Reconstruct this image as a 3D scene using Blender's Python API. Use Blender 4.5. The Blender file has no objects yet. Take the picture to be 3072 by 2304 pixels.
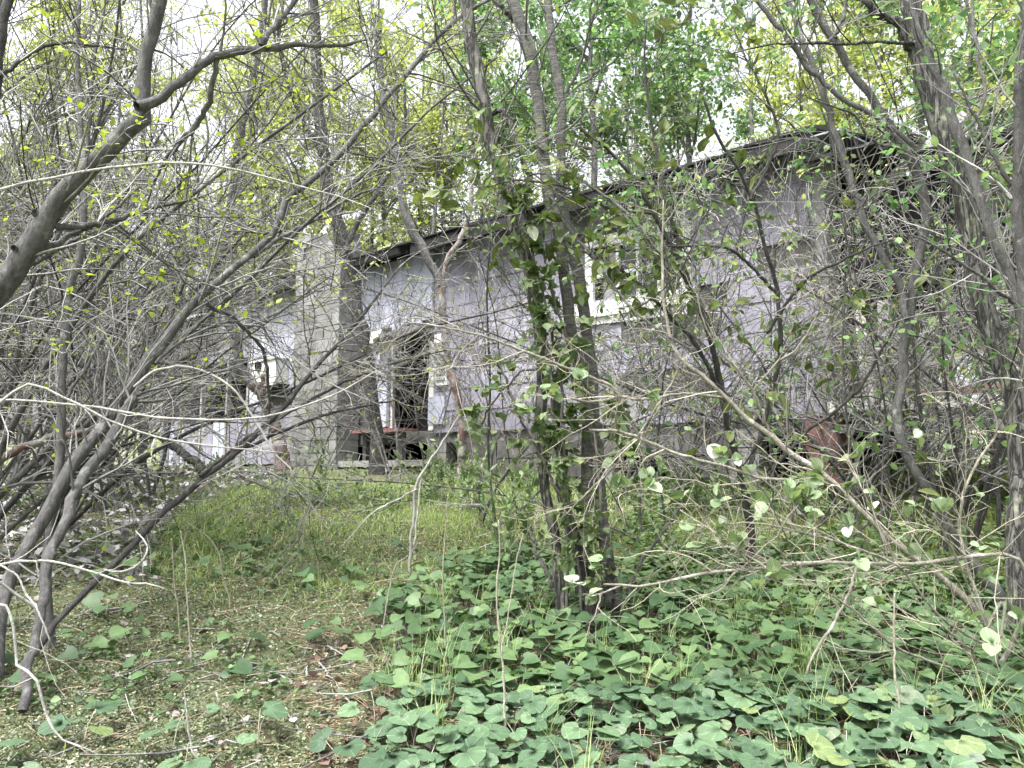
import bpy, math, random
import numpy as np

# ------------------------------------------------------------------ camera, sky, sun, exposure
sc = bpy.context.scene
COL = sc.collection
F = 2320.0                                  # focal length in pixels of the 3072 px wide frame
CAM = np.array([0.0, 0.0, 1.2])
PITCH = math.atan(248.0 / F)
cd = bpy.data.cameras.new('camera')
cam = bpy.data.objects.new('camera', cd)
COL.objects.link(cam)
cam.location = CAM
cam.rotation_euler = (math.pi / 2 + PITCH, 0, 0)
cd.sensor_width = 36.0
cd.lens = F / 3072.0 * 36.0
cd.clip_start = 0.05
cd.clip_end = 1000.0
sc.camera = cam

SUN_DIR = np.array([-0.30, -0.28, 0.90])
SUN_DIR /= np.linalg.norm(SUN_DIR)
world = bpy.data.worlds.new('World')
sc.world = world
world.use_nodes = True
wn = world.node_tree
wn.nodes.clear()
wo = wn.nodes.new('ShaderNodeOutputWorld')
wb = wn.nodes.new('ShaderNodeBackground')
ws = wn.nodes.new('ShaderNodeTexSky')
wh = wn.nodes.new('ShaderNodeHueSaturation')
ws.sky_type = 'NISHITA'
ws.sun_disc = False
ws.sun_elevation = math.asin(SUN_DIR[2])
ws.sun_rotation = math.atan2(SUN_DIR[0], SUN_DIR[1])
ws.dust_density = 6.0
ws.air_density = 1.0
wh.inputs['Saturation'].default_value = 0.22      # overcast: a grey-white sky
wn.links.new(ws.outputs[0], wh.inputs['Color'])
wn.links.new(wh.outputs[0], wb.inputs[0])
wn.links.new(wb.outputs[0], wo.inputs[0])
wb.inputs[1].default_value = 0.15
world.cycles.sampling_method = "MANUAL"
world.cycles.sample_map_resolution = 256
sl = bpy.data.lights.new('sun', 'SUN')
sl.energy = 1.5
sl.angle = math.radians(14)
sl.color = (1.0, 0.97, 0.92)
sun = bpy.data.objects.new('sun', sl)
COL.objects.link(sun)
from mathutils import Vector, Matrix
sun.rotation_euler = Vector(SUN_DIR).to_track_quat('Z', 'Y').to_euler()
sc.view_settings.view_transform = 'Standard'
sc.view_settings.look = 'None'
sc.view_settings.gamma = 1.0
sc.view_settings.use_curve_mapping = False
sc.view_settings.exposure = 1.9
sc.cycles.use_denoising = True
sc.cycles.max_bounces = 4
sc.cycles.diffuse_bounces = 2
sc.cycles.glossy_bounces = 2
sc.cycles.transmission_bounces = 3
sc.cycles.transparent_max_bounces = 4
sc.cycles.caustics_reflective = False
sc.cycles.caustics_refractive = False

rng = np.random.default_rng(11)
random.seed(5)

# ------------------------------------------------------------------ places from picture positions
cp, sp = math.cos(PITCH), math.sin(PITCH)

def at(px, py, y):
    """The point at depth y (metres along +Y) seen at px, py of the 3072 x 2304 frame."""
    px, py, y = np.asarray(px, float), np.asarray(py, float), np.asarray(y, float)
    cx, cy = (px - 1536) / F, (1152 - py) / F
    s = y / (cp - cy * sp)
    return np.stack([s * cx, s * (cp - cy * sp), CAM[2] + s * (sp + cy * cp)], -1)

def to_px(p):
    d = p - CAM
    a = d[..., 1] * cp + d[..., 2] * sp
    b = -d[..., 1] * sp + d[..., 2] * cp
    a = np.where(a < 0.2, 0.2, a)
    return 1536 + F * d[..., 0] / a, 1152 - F * b / a

def ground_z(x, y):
    x, y = np.asarray(x, float), np.asarray(y, float)
    a = -0.1926 + 0.146 * y
    k = 0.25
    m = -k * np.log(np.exp(-np.clip(a, -9, 20) / k) + np.exp(-1.22 / k))
    m = np.maximum(m, -1.6)
    far = np.clip(y - 22, 0, 400)
    m = m + 0.05 * far * np.clip(far / 40, 0, 1)
    m = m + 0.025 * np.sin(1.9 * x + 0.7 * y) * np.cos(1.3 * y - 0.6 * x) + 0.012 * np.sin(5.1 * x - 1.2) * np.sin(4.3 * y)
    return m

def gdepth(py):
    return 3225.0 / (np.asarray(py, float) - 1061.0)

def on_ground(px, y):
    x = (px - 1536) / F * y
    return np.array([x, y, float(ground_z(x, y))])

# ------------------------------------------------------------------ objects
def link(o, parent=None):
    COL.objects.link(o)
    if parent is not None:
        o.parent = parent
    return o

def tag(o, label=None, cat=None, group=None, kind=None):
    if label: o['label'] = label
    if cat: o['category'] = cat
    if group: o['group'] = group
    if kind: o['kind'] = kind
    return o

def empty(name, loc=(0, 0, 0), rz=0.0):
    o = bpy.data.objects.new(name, None)
    o.location = loc
    o.rotation_euler = (0, 0, rz)
    o.empty_display_size = 0.2
    return link(o)

class Acc:
    """Collects vertices and faces (quads and triangles) and builds ONE mesh."""
    def __init__(self):
        self.v, self.q, self.t, self.n = [], [], [], 0
        self.uv = None
    def add(self, v, q=None, t=None):
        v = np.asarray(v, float).reshape(-1, 3)
        if q is not None and len(q): self.q.append(np.asarray(q, np.int64).reshape(-1, 4) + self.n)
        if t is not None and len(t): self.t.append(np.asarray(t, np.int64).reshape(-1, 3) + self.n)
        self.v.append(v); self.n += len(v)
    def mesh(self, name, material, smooth=True):
        me = bpy.data.meshes.new(name)
        v = np.concatenate(self.v) if self.v else np.zeros((0, 3))
        q = np.concatenate(self.q) if self.q else np.zeros((0, 4), np.int64)
        t = np.concatenate(self.t) if self.t else np.zeros((0, 3), np.int64)
        me.vertices.add(len(v)); me.vertices.foreach_set('co', v.astype(np.float32).ravel())
        nl = len(q) * 4 + len(t) * 3
        me.loops.add(nl)
        me.loops.foreach_set('vertex_index', np.concatenate([q.ravel(), t.ravel()]).astype(np.int32))
        me.polygons.add(len(q) + len(t))
        st = np.concatenate([np.arange(len(q)) * 4, len(q) * 4 + np.arange(len(t)) * 3]).astype(np.int32)
        me.polygons.foreach_set('loop_start', st)
        me.polygons.foreach_set('use_smooth', np.full(len(st), smooth))
        me.update(calc_edges=True)
        me.validate()
        me.materials.append(material)
        return me
    def build(self, name, material, parent=None, smooth=True):
        return link(bpy.data.objects.new(name, self.mesh(name, material, smooth)), parent)

def unit(a):
    return a / np.maximum(np.linalg.norm(a, axis=-1, keepdims=True), 1e-9)

def tubes(acc, P, R, S=5, cap=True):
    P, R = np.asarray(P, float), np.asarray(R, float)
    if P.ndim == 2: P, R = P[None], R[None]
    N, K = P.shape[:2]
    if N == 0: return
    T = unit(np.gradient(P, axis=1))
    mean = np.abs(unit(P[:, -1] - P[:, 0]))
    ref = np.eye(3)[np.argmin(mean, axis=1)][:, None, :]
    A = unit(ref - (ref * T).sum(-1, keepdims=True) * T)
    B = np.cross(T, A)
    th = np.arange(S) / S * 2 * np.pi
    ring = P[:, :, None] + R[:, :, None, None] * (np.cos(th)[:, None] * A[:, :, None] + np.sin(th)[:, None] * B[:, :, None])
    base = (np.arange(N) * K * S)[:, None, None]
    k = np.arange(K - 1)[None, :, None] * S
    s = np.arange(S)[None, None, :]
    s2 = (s + 1) % S
    q = np.stack([base + k + s, base + k + s2, base + k + S + s2, base + k + S + s], -1)
    acc.add(ring.reshape(-1, 3), q=q.reshape(-1, 4))
    if cap and S >= 5:
        n0 = acc.n
        tip = P[:, -1]
        ids = acc.n - N * K * S
        acc.v.append(tip); acc.n += N
        b2 = ids + (np.arange(N) * K * S)[:, None] + (K - 1) * S
        ss = np.arange(S)[None]
        tr = np.stack([b2 + ss, b2 + (ss + 1) % S, np.broadcast_to((n0 + np.arange(N))[:, None], (N, S))], -1)
        acc.t.append(tr.reshape(-1, 3))

def resample(pts, n):
    """Catmull-Rom through rows of pts, n samples at even chord length."""
    p = np.asarray(pts, float)
    if len(p) == 2: p = np.stack([p[0], (p[0] + p[1]) / 2, p[1]])
    e = np.concatenate([[2 * p[0] - p[1]], p, [2 * p[-1] - p[-2]]])
    out = []
    for i in range(1, len(e) - 2):
        t = np.linspace(0, 1, 12, endpoint=False)[:, None]
        a, b, c, d = e[i - 1], e[i], e[i + 1], e[i + 2]
        out.append(0.5 * (2 * b + (c - a) * t + (2 * a - 5 * b + 4 * c - d) * t * t + (3 * b - a - 3 * c + d) * t ** 3))
    out.append(p[-1:])
    q = np.concatenate(out)
    l = np.concatenate([[0], np.cumsum(np.linalg.norm(np.diff(q[:, :3], axis=0), axis=1))])
    u = np.linspace(0, l[-1], n)
    return np.stack([np.interp(u, l, q[:, j]) for j in range(q.shape[1])], -1)

def trace(pts, d0, d1, n=26, gnarl=0.12, rs=1.0):
    """Picture polyline (x, y, radius in px) running from depth d0 to d1 -> world points and radii."""
    p = np.asarray(pts, float)
    l = np.concatenate([[0], np.cumsum(np.hypot(*np.diff(p[:, :2], axis=0).T))])
    d = d0 + (d1 - d0) * l / l[-1]
    w = np.concatenate([at(p[:, 0], p[:, 1], d), (p[:, 2] * d / F * rs)[:, None]], 1)
    w = resample(w, n)
    P, R = w[:, :3], np.maximum(w[:, 3], 0.0012)
    P = P + rng.normal(0, 1, P.shape) * R[:, None] * gnarl
    wv = np.cumsum(rng.normal(0, 1, P.shape), 0)
    wv = wv - wv[0] - (wv[-1] - wv[0]) * np.linspace(0, 1, n)[:, None]
    P = P + wv * np.minimum(R, .02)[:, None] * .30
    R = R * rng.uniform(0.93, 1.07, R.shape)
    return P, R

def grow(P, R, M, length, K=6, ang=(0.5, 1.1), up=0.0, wander=0.18, rs=0.55, rmax=0.02, rmin=0.0012, t0=0.15, bend=None, t1=1.0):
    """M side shoots on the polylines P [N,K,3]."""
    N, K0 = P.shape[:2]
    ln = np.linalg.norm(np.diff(P, axis=1), axis=2).sum(1)
    idx = rng.choice(N, M, p=ln / ln.sum())
    t = rng.uniform(t0, t1, M) * (K0 - 1)
    i = np.minimum(t.astype(int), K0 - 2)
    f = (t - i)[:, None]
    p = P[idx, i] * (1 - f) + P[idx, i + 1] * f
    r = R[idx, i] * (1 - f[:, 0]) + R[idx, i + 1] * f[:, 0]
    T = unit(P[idx, i + 1] - P[idx, i])
    rv = rng.normal(size=(M, 3))
    perp = unit(rv - (rv * T).sum(-1, keepdims=True) * T)
    a = rng.uniform(*ang, M)[:, None]
    d = T * np.cos(a) + perp * np.sin(a)
    d[:, 2] += up
    d = unit(d)
    L = rng.uniform(*length, M)
    # shoots get shorter towards the parent's tip
    L = L * (1.0 - 0.45 * t / (K0 - 1))
    out = np.empty((M, K, 3)); out[:, 0] = p
    drift = rng.normal(0, wander * 0.6, (M, 3))
    for k in range(1, K):
        d = d + rng.normal(0, wander, (M, 3)) + drift
        if bend is not None: d = d + np.asarray(bend)
        d = unit(d)
        p = p + d * (L / (K - 1))[:, None]
        out[:, k] = p
    r0 = np.minimum(r * rs, rmax)
    r0 = np.maximum(r0, rmin * 1.4)
    taper = np.linspace(1, 0.35, K)[None]
    return out, np.maximum(r0[:, None] * taper, rmin)

def stack(list_pr, n=14):
    """Traced polylines resampled to one length so that grow() can use them."""
    Ps, Rs = [], []
    for P, R in list_pr:
        w = resample(np.concatenate([P, R[:, None]], 1), n)
        Ps.append(w[:, :3]); Rs.append(w[:, 3])
    return np.array(Ps), np.array(Rs)

# ------------------------------------------------------------------ leaves
def leaf_frames(M, d, tilt=0.6, nup=(0, 0, 1.0)):
    d = unit(d)
    n = np.tile(nup, (M, 1)) + rng.normal(0, tilt, (M, 3))
    n = unit(n - (n * d).sum(-1, keepdims=True) * d)
    s = np.cross(d, n)
    return d, n, s

OVAL_V = np.array([[0, 0, 0], [-.5, .30, .10], [-.46, .62, .09], [0, 1, -.06], [.46, .62, .09], [.5, .30, .10], [0, .32, 0], [0, .65, -.01]])
OVAL_T = np.array([[0, 6, 1], [2, 7, 3], [3, 7, 4], [0, 5, 6]])
OVAL_Q = np.array([[1, 6, 7, 2], [6, 5, 4, 7]])
HEART_V = np.array([[0, .34, 0], [0, 0, .02], [-.36, -.14, .05], [-.5, .1, .09], [-.36, .56, .03], [0, .86, -.12], [.36, .56, .03], [.5, .1, .09], [.36, -.14, .05]])
HEART_T = np.array([[0, k, k + 1] for k in range(1, 8)] + [[0, 8, 1]])[:, ::-1]
KITE_V = np.array([[0, 0, 0], [-.5, .45, .06], [0, 1, 0], [.5, .45, .06]])
KITE_T = np.array([[0, 2, 1], [0, 3, 2]])

def leaves(acc, pos, d, L, W, tilt=0.6, shape='oval', nup=(0, 0, 1.0)):
    M = len(pos)
    if M == 0: return
    V, Q, T = {'oval': (OVAL_V, OVAL_Q, OVAL_T), 'kite': (KITE_V, None, KITE_T), 'heart': (HEART_V, None, HEART_T)}[shape]
    d, n, s = leaf_frames(M, d, tilt, nup)
    L = np.broadcast_to(np.asarray(L, float), (M,))[:, None, None]
    W = np.broadcast_to(np.asarray(W, float), (M,))[:, None, None]
    v = pos[:, None] + V[None, :, 0:1] * W * s[:, None] + V[None, :, 1:2] * L * d[:, None] + V[None, :, 2:3] * W * n[:, None]
    o = (np.arange(M) * len(V))[:, None, None]
    acc.add(v.reshape(-1, 3), q=None if Q is None else (Q[None] + o).reshape(-1, 4), t=(T[None] + o).reshape(-1, 3))

def tip_leaves(acc, P, per, L, aspect=0.55, tilt=0.6, shape='oval', keep=1.0, up=0.2, t0=0.2):
    """Leaves along the shoots P: `per` on each."""
    N, K = P.shape[:2]
    sel = np.flatnonzero(rng.random(N) < keep)
    if len(sel) == 0: return
    idx = np.repeat(sel, per)
    M = len(idx)
    t = rng.uniform(t0, 1, M) * (K - 1.001)
    i = t.astype(int); f = (t - i)[:, None]
    p = P[idx, i] * (1 - f) + P[idx, i + 1] * f
    T = unit(P[idx, i + 1] - P[idx, i])
    d = T * 0.5 + rng.normal(0, 0.75, (M, 3)); d[:, 2] += up
    l = rng.uniform(L[0], L[1], M)
    leaves(acc, p, d, l, l * aspect * rng.uniform(0.8, 1.2, M), tilt, shape)

# ------------------------------------------------------------------ materials
def nodes(name):
    m = bpy.data.materials.new(name)
    m.use_nodes = True
    nt = m.node_tree
    b = nt.nodes['Principled BSDF']
    return m, nt, b, nt.nodes['Material Output']

def ramp(nt, stops):
    r = nt.nodes.new('ShaderNodeValToRGB')
    e = r.color_ramp.elements
    e[0].position, e[0].color = stops[0][0], (*stops[0][1], 1)
    e[1].position, e[1].color = stops[-1][0], (*stops[-1][1], 1)
    for p, c in stops[1:-1]:
        x = e.new(p); x.color = (*c, 1)
    return r

def noise(nt, scale, detail=5, rough=0.6, vec=None):
    n = nt.nodes.new('ShaderNodeTexNoise')
    n.inputs['Scale'].default_value = scale
    n.inputs['Detail'].default_value = detail
    n.inputs['Roughness'].default_value = rough
    if vec is not None: nt.links.new(vec, n.inputs['Vector'])
    return n

def mixc(nt, fac, a, b, mode='MIX'):
    m = nt.nodes.new('ShaderNodeMix'); m.data_type = 'RGBA'; m.blend_type = mode
    L = nt.links
    if isinstance(fac, (int, float)): m.inputs[0].default_value = fac
    else: L.new(fac, m.inputs[0])
    for sock, x in ((m.inputs[6], a), (m.inputs[7], b)):
        if isinstance(x, tuple): sock.default_value = (*x, 1)
        else: L.new(x, sock)
    return m.outputs[2]

def coord(nt, which='Object', scale=None):
    tc = nt.nodes.new('ShaderNodeTexCoord')
    o = tc.outputs[which]
    if scale is not None:
        mp = nt.nodes.new('ShaderNodeMapping')
        mp.inputs['Scale'].default_value = scale
        nt.links.new(o, mp.inputs['Vector'])
        o = mp.outputs[0]
    return o

def bump(nt, b, h, strength=0.5, dist=0.01):
    n = nt.nodes.new('ShaderNodeBump')
    n.inputs['Strength'].default_value = strength
    n.inputs['Distance'].default_value = dist
    nt.links.new(h, n.inputs['Height'])
    nt.links.new(n.outputs[0], b.inputs['Normal'])

def bark(name, dark, mid, light, lichen=None, scale=18.0, lich=0.56, rough=0.9, isl=(.7, 1.3), st=(1, 1, .35), fissure=0.0):
    m, nt, b, out = nodes(name)
    v = coord(nt, 'Object', st)
    n1 = noise(nt, scale, 8, 0.7, v)
    r = ramp(nt, [(0.25, dark), (0.5, mid), (0.78, light)])
    nt.links.new(n1.outputs[0], r.inputs[0])
    c = r.outputs[0]
    if lichen:
        n2 = noise(nt, 7.0, 6, 0.7, coord(nt, 'Object'))
        rr = ramp(nt, [(lich, (0, 0, 0)), (lich + 0.08, (1, 1, 1))])
        nt.links.new(n2.outputs[0], rr.inputs[0])
        c = mixc(nt, rr.outputs[0], c, lichen)
    gi = nt.nodes.new('ShaderNodeNewGeometry')
    rr2 = ramp(nt, [(0, (isl[0],) * 3), (1, (isl[1],) * 3)])
    nt.links.new(gi.outputs['Random Per Island'], rr2.inputs[0])
    c = mixc(nt, 1.0, c, rr2.outputs[0], 'MULTIPLY')
    b.inputs['Roughness'].default_value = rough
    n3 = noise(nt, scale * 1.6, 7, 0.72, v)
    h = n3.outputs[0]
    if fissure:
        vo = noise(nt, fissure, 5, .55, coord(nt, 'Object', (1, 1, .12)))
        mb = nt.nodes.new('ShaderNodeMath'); mb.operation = 'SUBTRACT'; mb.inputs[1].default_value = .5
        ma = nt.nodes.new('ShaderNodeMath'); ma.operation = 'ABSOLUTE'
        nt.links.new(vo.outputs[0], mb.inputs[0]); nt.links.new(mb.outputs[0], ma.inputs[0])
        fr = ramp(nt, [(0.0, (.22, .22, .22)), (0.07, (1, 1, 1))])
        nt.links.new(ma.outputs[0], fr.inputs[0])
        c = mixc(nt, 1.0, c, fr.outputs[0], 'MULTIPLY')
        h = mixc(nt, .6, h, fr.outputs[0])
    nt.links.new(c, b.inputs['Base Color'])
    bump(nt, b, h, 1.0, 0.03)
    return m

def leafmat(name, stops, trans=0.35, rough=0.5, per='island', veins=False, tcol=None, spec=0.35):
    m, nt, b, out = nodes(name)
    if per == 'island':
        g = nt.nodes.new('ShaderNodeNewGeometry'); src = g.outputs['Random Per Island']
    else:
        g = nt.nodes.new('ShaderNodeObjectInfo'); src = g.outputs['Random']
    r = ramp(nt, stops)
    nt.links.new(src, r.inputs[0])
    n = noise(nt, 22.0, 3, 0.6, coord(nt, 'Object'))
    k = ramp(nt, [(0.3, (0.78, 0.78, 0.78)), (0.7, (1.15, 1.15, 1.15))])
    nt.links.new(n.outputs[0], k.inputs[0])
    c = mixc(nt, 1.0, r.outputs[0], k.outputs[0], 'MULTIPLY')
    if veins:
        uv = nt.nodes.new('ShaderNodeUVMap')
        sx = nt.nodes.new('ShaderNodeSeparateXYZ'); nt.links.new(uv.outputs[0], sx.inputs[0])
        def M(op, a, b2=None):
            q = nt.nodes.new('ShaderNodeMath'); q.operation = op
            for i, x in enumerate((a, b2)):
                if x is None: continue
                if isinstance(x, (int, float)): q.inputs[i].default_value = x
                else: nt.links.new(x, q.inputs[i])
            return q.outputs[0]
        ax = M('SUBTRACT', sx.outputs[0], 0.5)
        ang = M('ARCTAN2', ax, M('SUBTRACT', sx.outputs[1], 0.16))
        w = M('ABSOLUTE', M('SINE', M('MULTIPLY', ang, 3.6)))
        vr = ramp(nt, [(0.0, (1, 1, 1)), (0.16, (0, 0, 0))])
        nt.links.new(w, vr.inputs[0])
        vcol = mixc(nt, 1.0, c, (1.9, 1.8, 1.7), 'MULTIPLY')
        c = mixc(nt, vr.outputs[0], c, vcol)
        wr = ramp(nt, [(0.0, (0, 0, 0)), (0.5, (1, 1, 1))])
        nt.links.new(w, wr.inputs[0])
        n5 = noise(nt, 60, 3, 0.6, coord(nt, 'Object'))
        bump(nt, b, mixc(nt, 0.3, wr.outputs[0], n5.outputs[0]), 0.35, 0.006)
    nt.links.new(c, b.inputs['Base Color'])
    b.inputs['Roughness'].default_value = rough
    b.inputs['Specular IOR Level'].default_value = spec
    tr = nt.nodes.new('ShaderNodeBsdfTranslucent')
    tc = mixc(nt, 1.0, c, tcol or (1.25, 1.3, 0.7), 'MULTIPLY')
    nt.links.new(tc, tr.inputs[0])
    mx = nt.nodes.new('ShaderNodeMixShader')
    mx.inputs[0].default_value = trans
    nt.links.new(b.outputs[0], mx.inputs[1]); nt.links.new(tr.outputs[0], mx.inputs[2])
    nt.links.new(mx.outputs[0], out.inputs[0])
    return m

def wood(name, stops, streak=(3, 3, 0.5), scale=6.0, rough=0.85, stain=None, stain_at=0.55, rand=0.25, bumps=0.4):
    """Weathered boards, blocks and paint: streaky noise, patches of stain, each piece its own shade."""
    m, nt, b, out = nodes(name)
    v = coord(nt, 'Object', streak)
    n1 = noise(nt, scale, 8, 0.7, v)
    r = ramp(nt, stops)
    nt.links.new(n1.outputs[0], r.inputs[0])
    c = r.outputs[0]
    if stain:
        n2 = noise(nt, 2.3, 7, 0.72, coord(nt, 'Object', (1, 1, 0.6)))
        rr = ramp(nt, [(stain_at, (0, 0, 0)), (stain_at + 0.16, (1, 1, 1))])
        nt.links.new(n2.outputs[0], rr.inputs[0])
        c = mixc(nt, rr.outputs[0], c, stain)
    oi = nt.nodes.new('ShaderNodeObjectInfo')
    k = ramp(nt, [(0, (1 - rand,) * 3), (1, (1 + rand,) * 3)])
    nt.links.new(oi.outputs['Random'], k.inputs[0])
    c = mixc(nt, 1.0, c, k.outputs[0], 'MULTIPLY')
    nt.links.new(c, b.inputs['Base Color'])
    b.inputs['Roughness'].default_value = rough
    n3 = noise(nt, scale * 5, 5, 0.6, v)
    bump(nt, b, n3.outputs[0], bumps, 0.008)
    return m

M = {}
M['bark_grey'] = bark('bark_grey', (.03, .029, .029), (.115, .112, .11), (.26, .257, .253), (.33, .335, .32), 26, 0.58)
M['bark_ring'] = bark('bark_ring', (.03, .029, .027), (.125, .122, .115), (.29, .285, .27), (.21, .23, .15), 15, 0.55, st=(1, 1, 4.5))
M['bark_rough'] = bark('bark_rough', (.025, .024, .022), (.11, .107, .098), (.25, .245, .23), (.25, .27, .19), 26, 0.55, fissure=34, st=(1, 1, .3))
M['bark_dark'] = bark('bark_dark', (.016, .015, .015), (.06, .057, .055), (.15, .146, .14), (.20, .21, .18), 30, 0.61)
M['bark_olive'] = bark('bark_olive', (.03, .029, .025), (.105, .103, .088), (.24, .237, .215), (.16, .175, .10), 26, 0.57)
M['bark_pale'] = bark('bark_pale', (.24, .23, .21), (.44, .425, .40), (.62, .60, .57), (.66, .65, .62), 20, 0.56)
M['bark_tan'] = bark('bark_tan', (.11, .10, .08), (.25, .235, .19), (.42, .40, .34), (.50, .49, .45), 20, 0.56)
M['bark_red'] = bark('bark_red', (.07, .04, .037), (.16, .095, .085), (.27, .18, .16), (.26, .25, .24), 20, 0.45)
M['twig_grey'] = bark('twig_grey', (.09, .088, .085), (.20, .196, .19), (.36, .355, .345), None, 6, isl=(.25, 1.9))
M['twig_dark'] = bark('twig_dark', (.03, .028, .026), (.075, .072, .068), (.15, .146, .138), None, 6, isl=(.3, 2.6))
M['twig_tan'] = bark('twig_tan', (.20, .18, .13), (.34, .315, .25), (.48, .45, .37), None, 6, isl=(.35, 1.35))
M['bud_leaf'] = leafmat('bud_leaf', [(0, (.20, .27, .035)), (.5, (.32, .40, .06)), (1, (.42, .48, .10))], 0.45)
M['canopy_lime'] = leafmat('canopy_lime', [(0, (.22, .27, .07)), (.5, (.38, .43, .14)), (1, (.52, .55, .22))], 0.6, tcol=(1.15, 1.2, .95))
M['canopy_green'] = leafmat('canopy_green', [(0, (.09, .17, .07)), (.6, (.17, .30, .12)), (1, (.30, .42, .18))], 0.55, tcol=(1.15, 1.2, .95))
M['ivy_small'] = leafmat('ivy_small', [(0, (.08, .12, .05)), (.6, (.15, .20, .09)), (1, (.28, .32, .17))], 0.25)
M['olive_leaf'] = leafmat('olive_leaf', [(0, (.06, .085, .028)), (.5, (.115, .15, .05)), (.85, (.18, .22, .08)), (1, (.36, .39, .29))], 0.3, 0.42, 'object', True)
M['ivy_leaf'] = leafmat('ivy_leaf', [(0, (.065, .11, .045)), (.6, (.12, .175, .075)), (1, (.22, .28, .14))], 0.22, 0.45, 'object', True)
M['pale_leaf'] = leafmat('pale_leaf', [(0, (.13, .19, .10)), (.5, (.21, .29, .16)), (.9, (.31, .38, .25)), (1, (.5, .5, .5))], 0.35, 0.5, 'object', True)
M['heart_leaf'] = leafmat('heart_leaf', [(0, (.05, .09, .05)), (.25, (.072, .126, .070)), (.6, (.094, .158, .086)), (.86, (.125, .196, .105)), (.95, (.16, .21, .085)), (1, (.15, .185, .175))], 0.2, 0.5, 'object', True, (1.1, 1.3, .7))
M['heart_stuff'] = leafmat('heart_stuff', [(0, (.045, .09, .04)), (.5, (.085, .15, .068)), (1, (.145, .225, .095))], 0.25, 0.5)
M['weed_leaf'] = leafmat('weed_leaf', [(0, (.08, .14, .06)), (.5, (.16, .24, .11)), (1, (.30, .38, .20))], 0.35, 0.55)
M['grass'] = leafmat('grass', [(0, (.13, .21, .07)), (.4, (.23, .33, .12)), (.75, (.35, .43, .19)), (1, (.52, .52, .34))], 0.4, 0.55)
M['straw'] = leafmat('straw', [(0, (.20, .12, .07)), (.5, (.34, .25, .16)), (1, (.52, .44, .32))], 0.2, 0.7, tcol=(1.1, 1, .8))
M['moss'] = leafmat('moss', [(0, (.06, .08, .04)), (.5, (.14, .172, .092)), (.85, (.25, .285, .17)), (1, (.47, .50, .39))], 0.25, 0.7)
M['litter'] = leafmat('litter', [(0, (.05, .032, .027)), (.35, (.14, .085, .066)), (.65, (.22, .16, .125)), (.85, (.29, .24, .22)), (1, (.45, .42, .41))], 0.12, 0.7, tcol=(1.1, .9, .8))
M['grey_litter'] = leafmat('grey_litter', [(0, (.12, .115, .11)), (.5, (.28, .27, .265)), (1, (.55, .54, .54))], 0.1, 0.7, tcol=(1, 1, 1))

M['siding'] = wood('siding', [(.2, (.17, .165, .20)), (.5, (.28, .27, .335)), (.8, (.37, .36, .44))], (4, 4, .7), 5, .8, (.12, .122, .105), .50, .2)
M['panel'] = wood('panel', [(.2, (.30, .31, .38)), (.5, (.43, .45, .55)), (.8, (.56, .60, .70))], (5, 5, .4), 5, .75, (.36, .36, .37), .60, .08)
M['white'] = wood('white', [(.2, (.55, .55, .53)), (.5, (.74, .74, .72)), (.8, (.82, .82, .81))], (2, 2, 2), 7, .7, (.36, .35, .31), .62, .06)
M['block'] = wood('block', [(.2, (.12, .12, .118)), (.5, (.205, .205, .20)), (.8, (.32, .32, .315))], (1, 1, 1), 7, .95, (.22, .215, .20), .56, .22, .8)
M['mortar'] = wood('mortar', [(.2, (.07, .07, .068)), (.8, (.14, .14, .135))], (1, 1, 1), 9, .95)
M['old_wood'] = wood('old_wood', [(.2, (.04, .038, .036)), (.5, (.10, .097, .094)), (.8, (.20, .196, .19))], (1, 1, 1), 8, .9, (.06, .06, .055), .6, .3)
M['grey_wood'] = wood('grey_wood', [(.2, (.20, .195, .19)), (.5, (.31, .305, .30)), (.8, (.42, .415, .41))], (3, 3, .6), 8, .9, (.13, .13, .12), .6, .25)
M['tar'] = wood('tar', [(.2, (.006, .006, .0065)), (.8, (.026, .026, .027))], (1, 1, 1), 10, .9)
M['red_wood'] = wood('red_wood', [(.2, (.13, .06, .06)), (.5, (.24, .12, .12)), (.8, (.34, .2, .2))], (2, 2, 2), 8, .85, (.12, .11, .1), .6, .2)
M['tin'] = wood('tin', [(.2, (.26, .27, .31)), (.5, (.38, .39, .44)), (.8, (.5, .51, .56))], (2, 2, 2), 5, .5, (.3, .26, .22), .62, .1)
M['dark_room'] = wood('dark_room', [(.2, (.012, .012, .012)), (.8, (.035, .034, .032))], (1, 1, 1), 4, .95)  # near-black colour carries the shade inside the house and porch
gm, gnt, gb, gout = nodes('dark_pane')
gb.inputs['Base Color'].default_value = (.03, .032, .035, 1); gb.inputs['Roughness'].default_value = .25  # opaque near-black panes stand in for the dark interior behind
M['glass'] = gm

def ground_material():
    m, nt, b, out = nodes('forest_floor')
    v = coord(nt, 'Object')
    n1 = noise(nt, 1.3, 6, .65, v)
    n2 = noise(nt, 38, 8, .75, v)
    a = ramp(nt, [(.2, (.045, .034, .026)), (.5, (.13, .105, .075)), (.8, (.28, .24, .18))])
    nt.links.new(n2.outputs[0], a.inputs[0])
    g = ramp(nt, [(.2, (.045, .055, .026)), (.5, (.125, .145, .068)), (.8, (.25, .27, .15))])
    nt.links.new(n2.outputs[0], g.inputs[0])
    k = ramp(nt, [(.28, (0, 0, 0)), (.44, (1, 1, 1))])
    nt.links.new(n1.outputs[0], k.inputs[0])
    nt.links.new(mixc(nt, k.outputs[0], a.outputs[0], g.outputs[0]), b.inputs['Base Color'])
    b.inputs['Roughness'].default_value = .95
    bump(nt, b, n2.outputs[0], 1.0, .03)
    return m
M['ground'] = ground_material()


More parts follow.
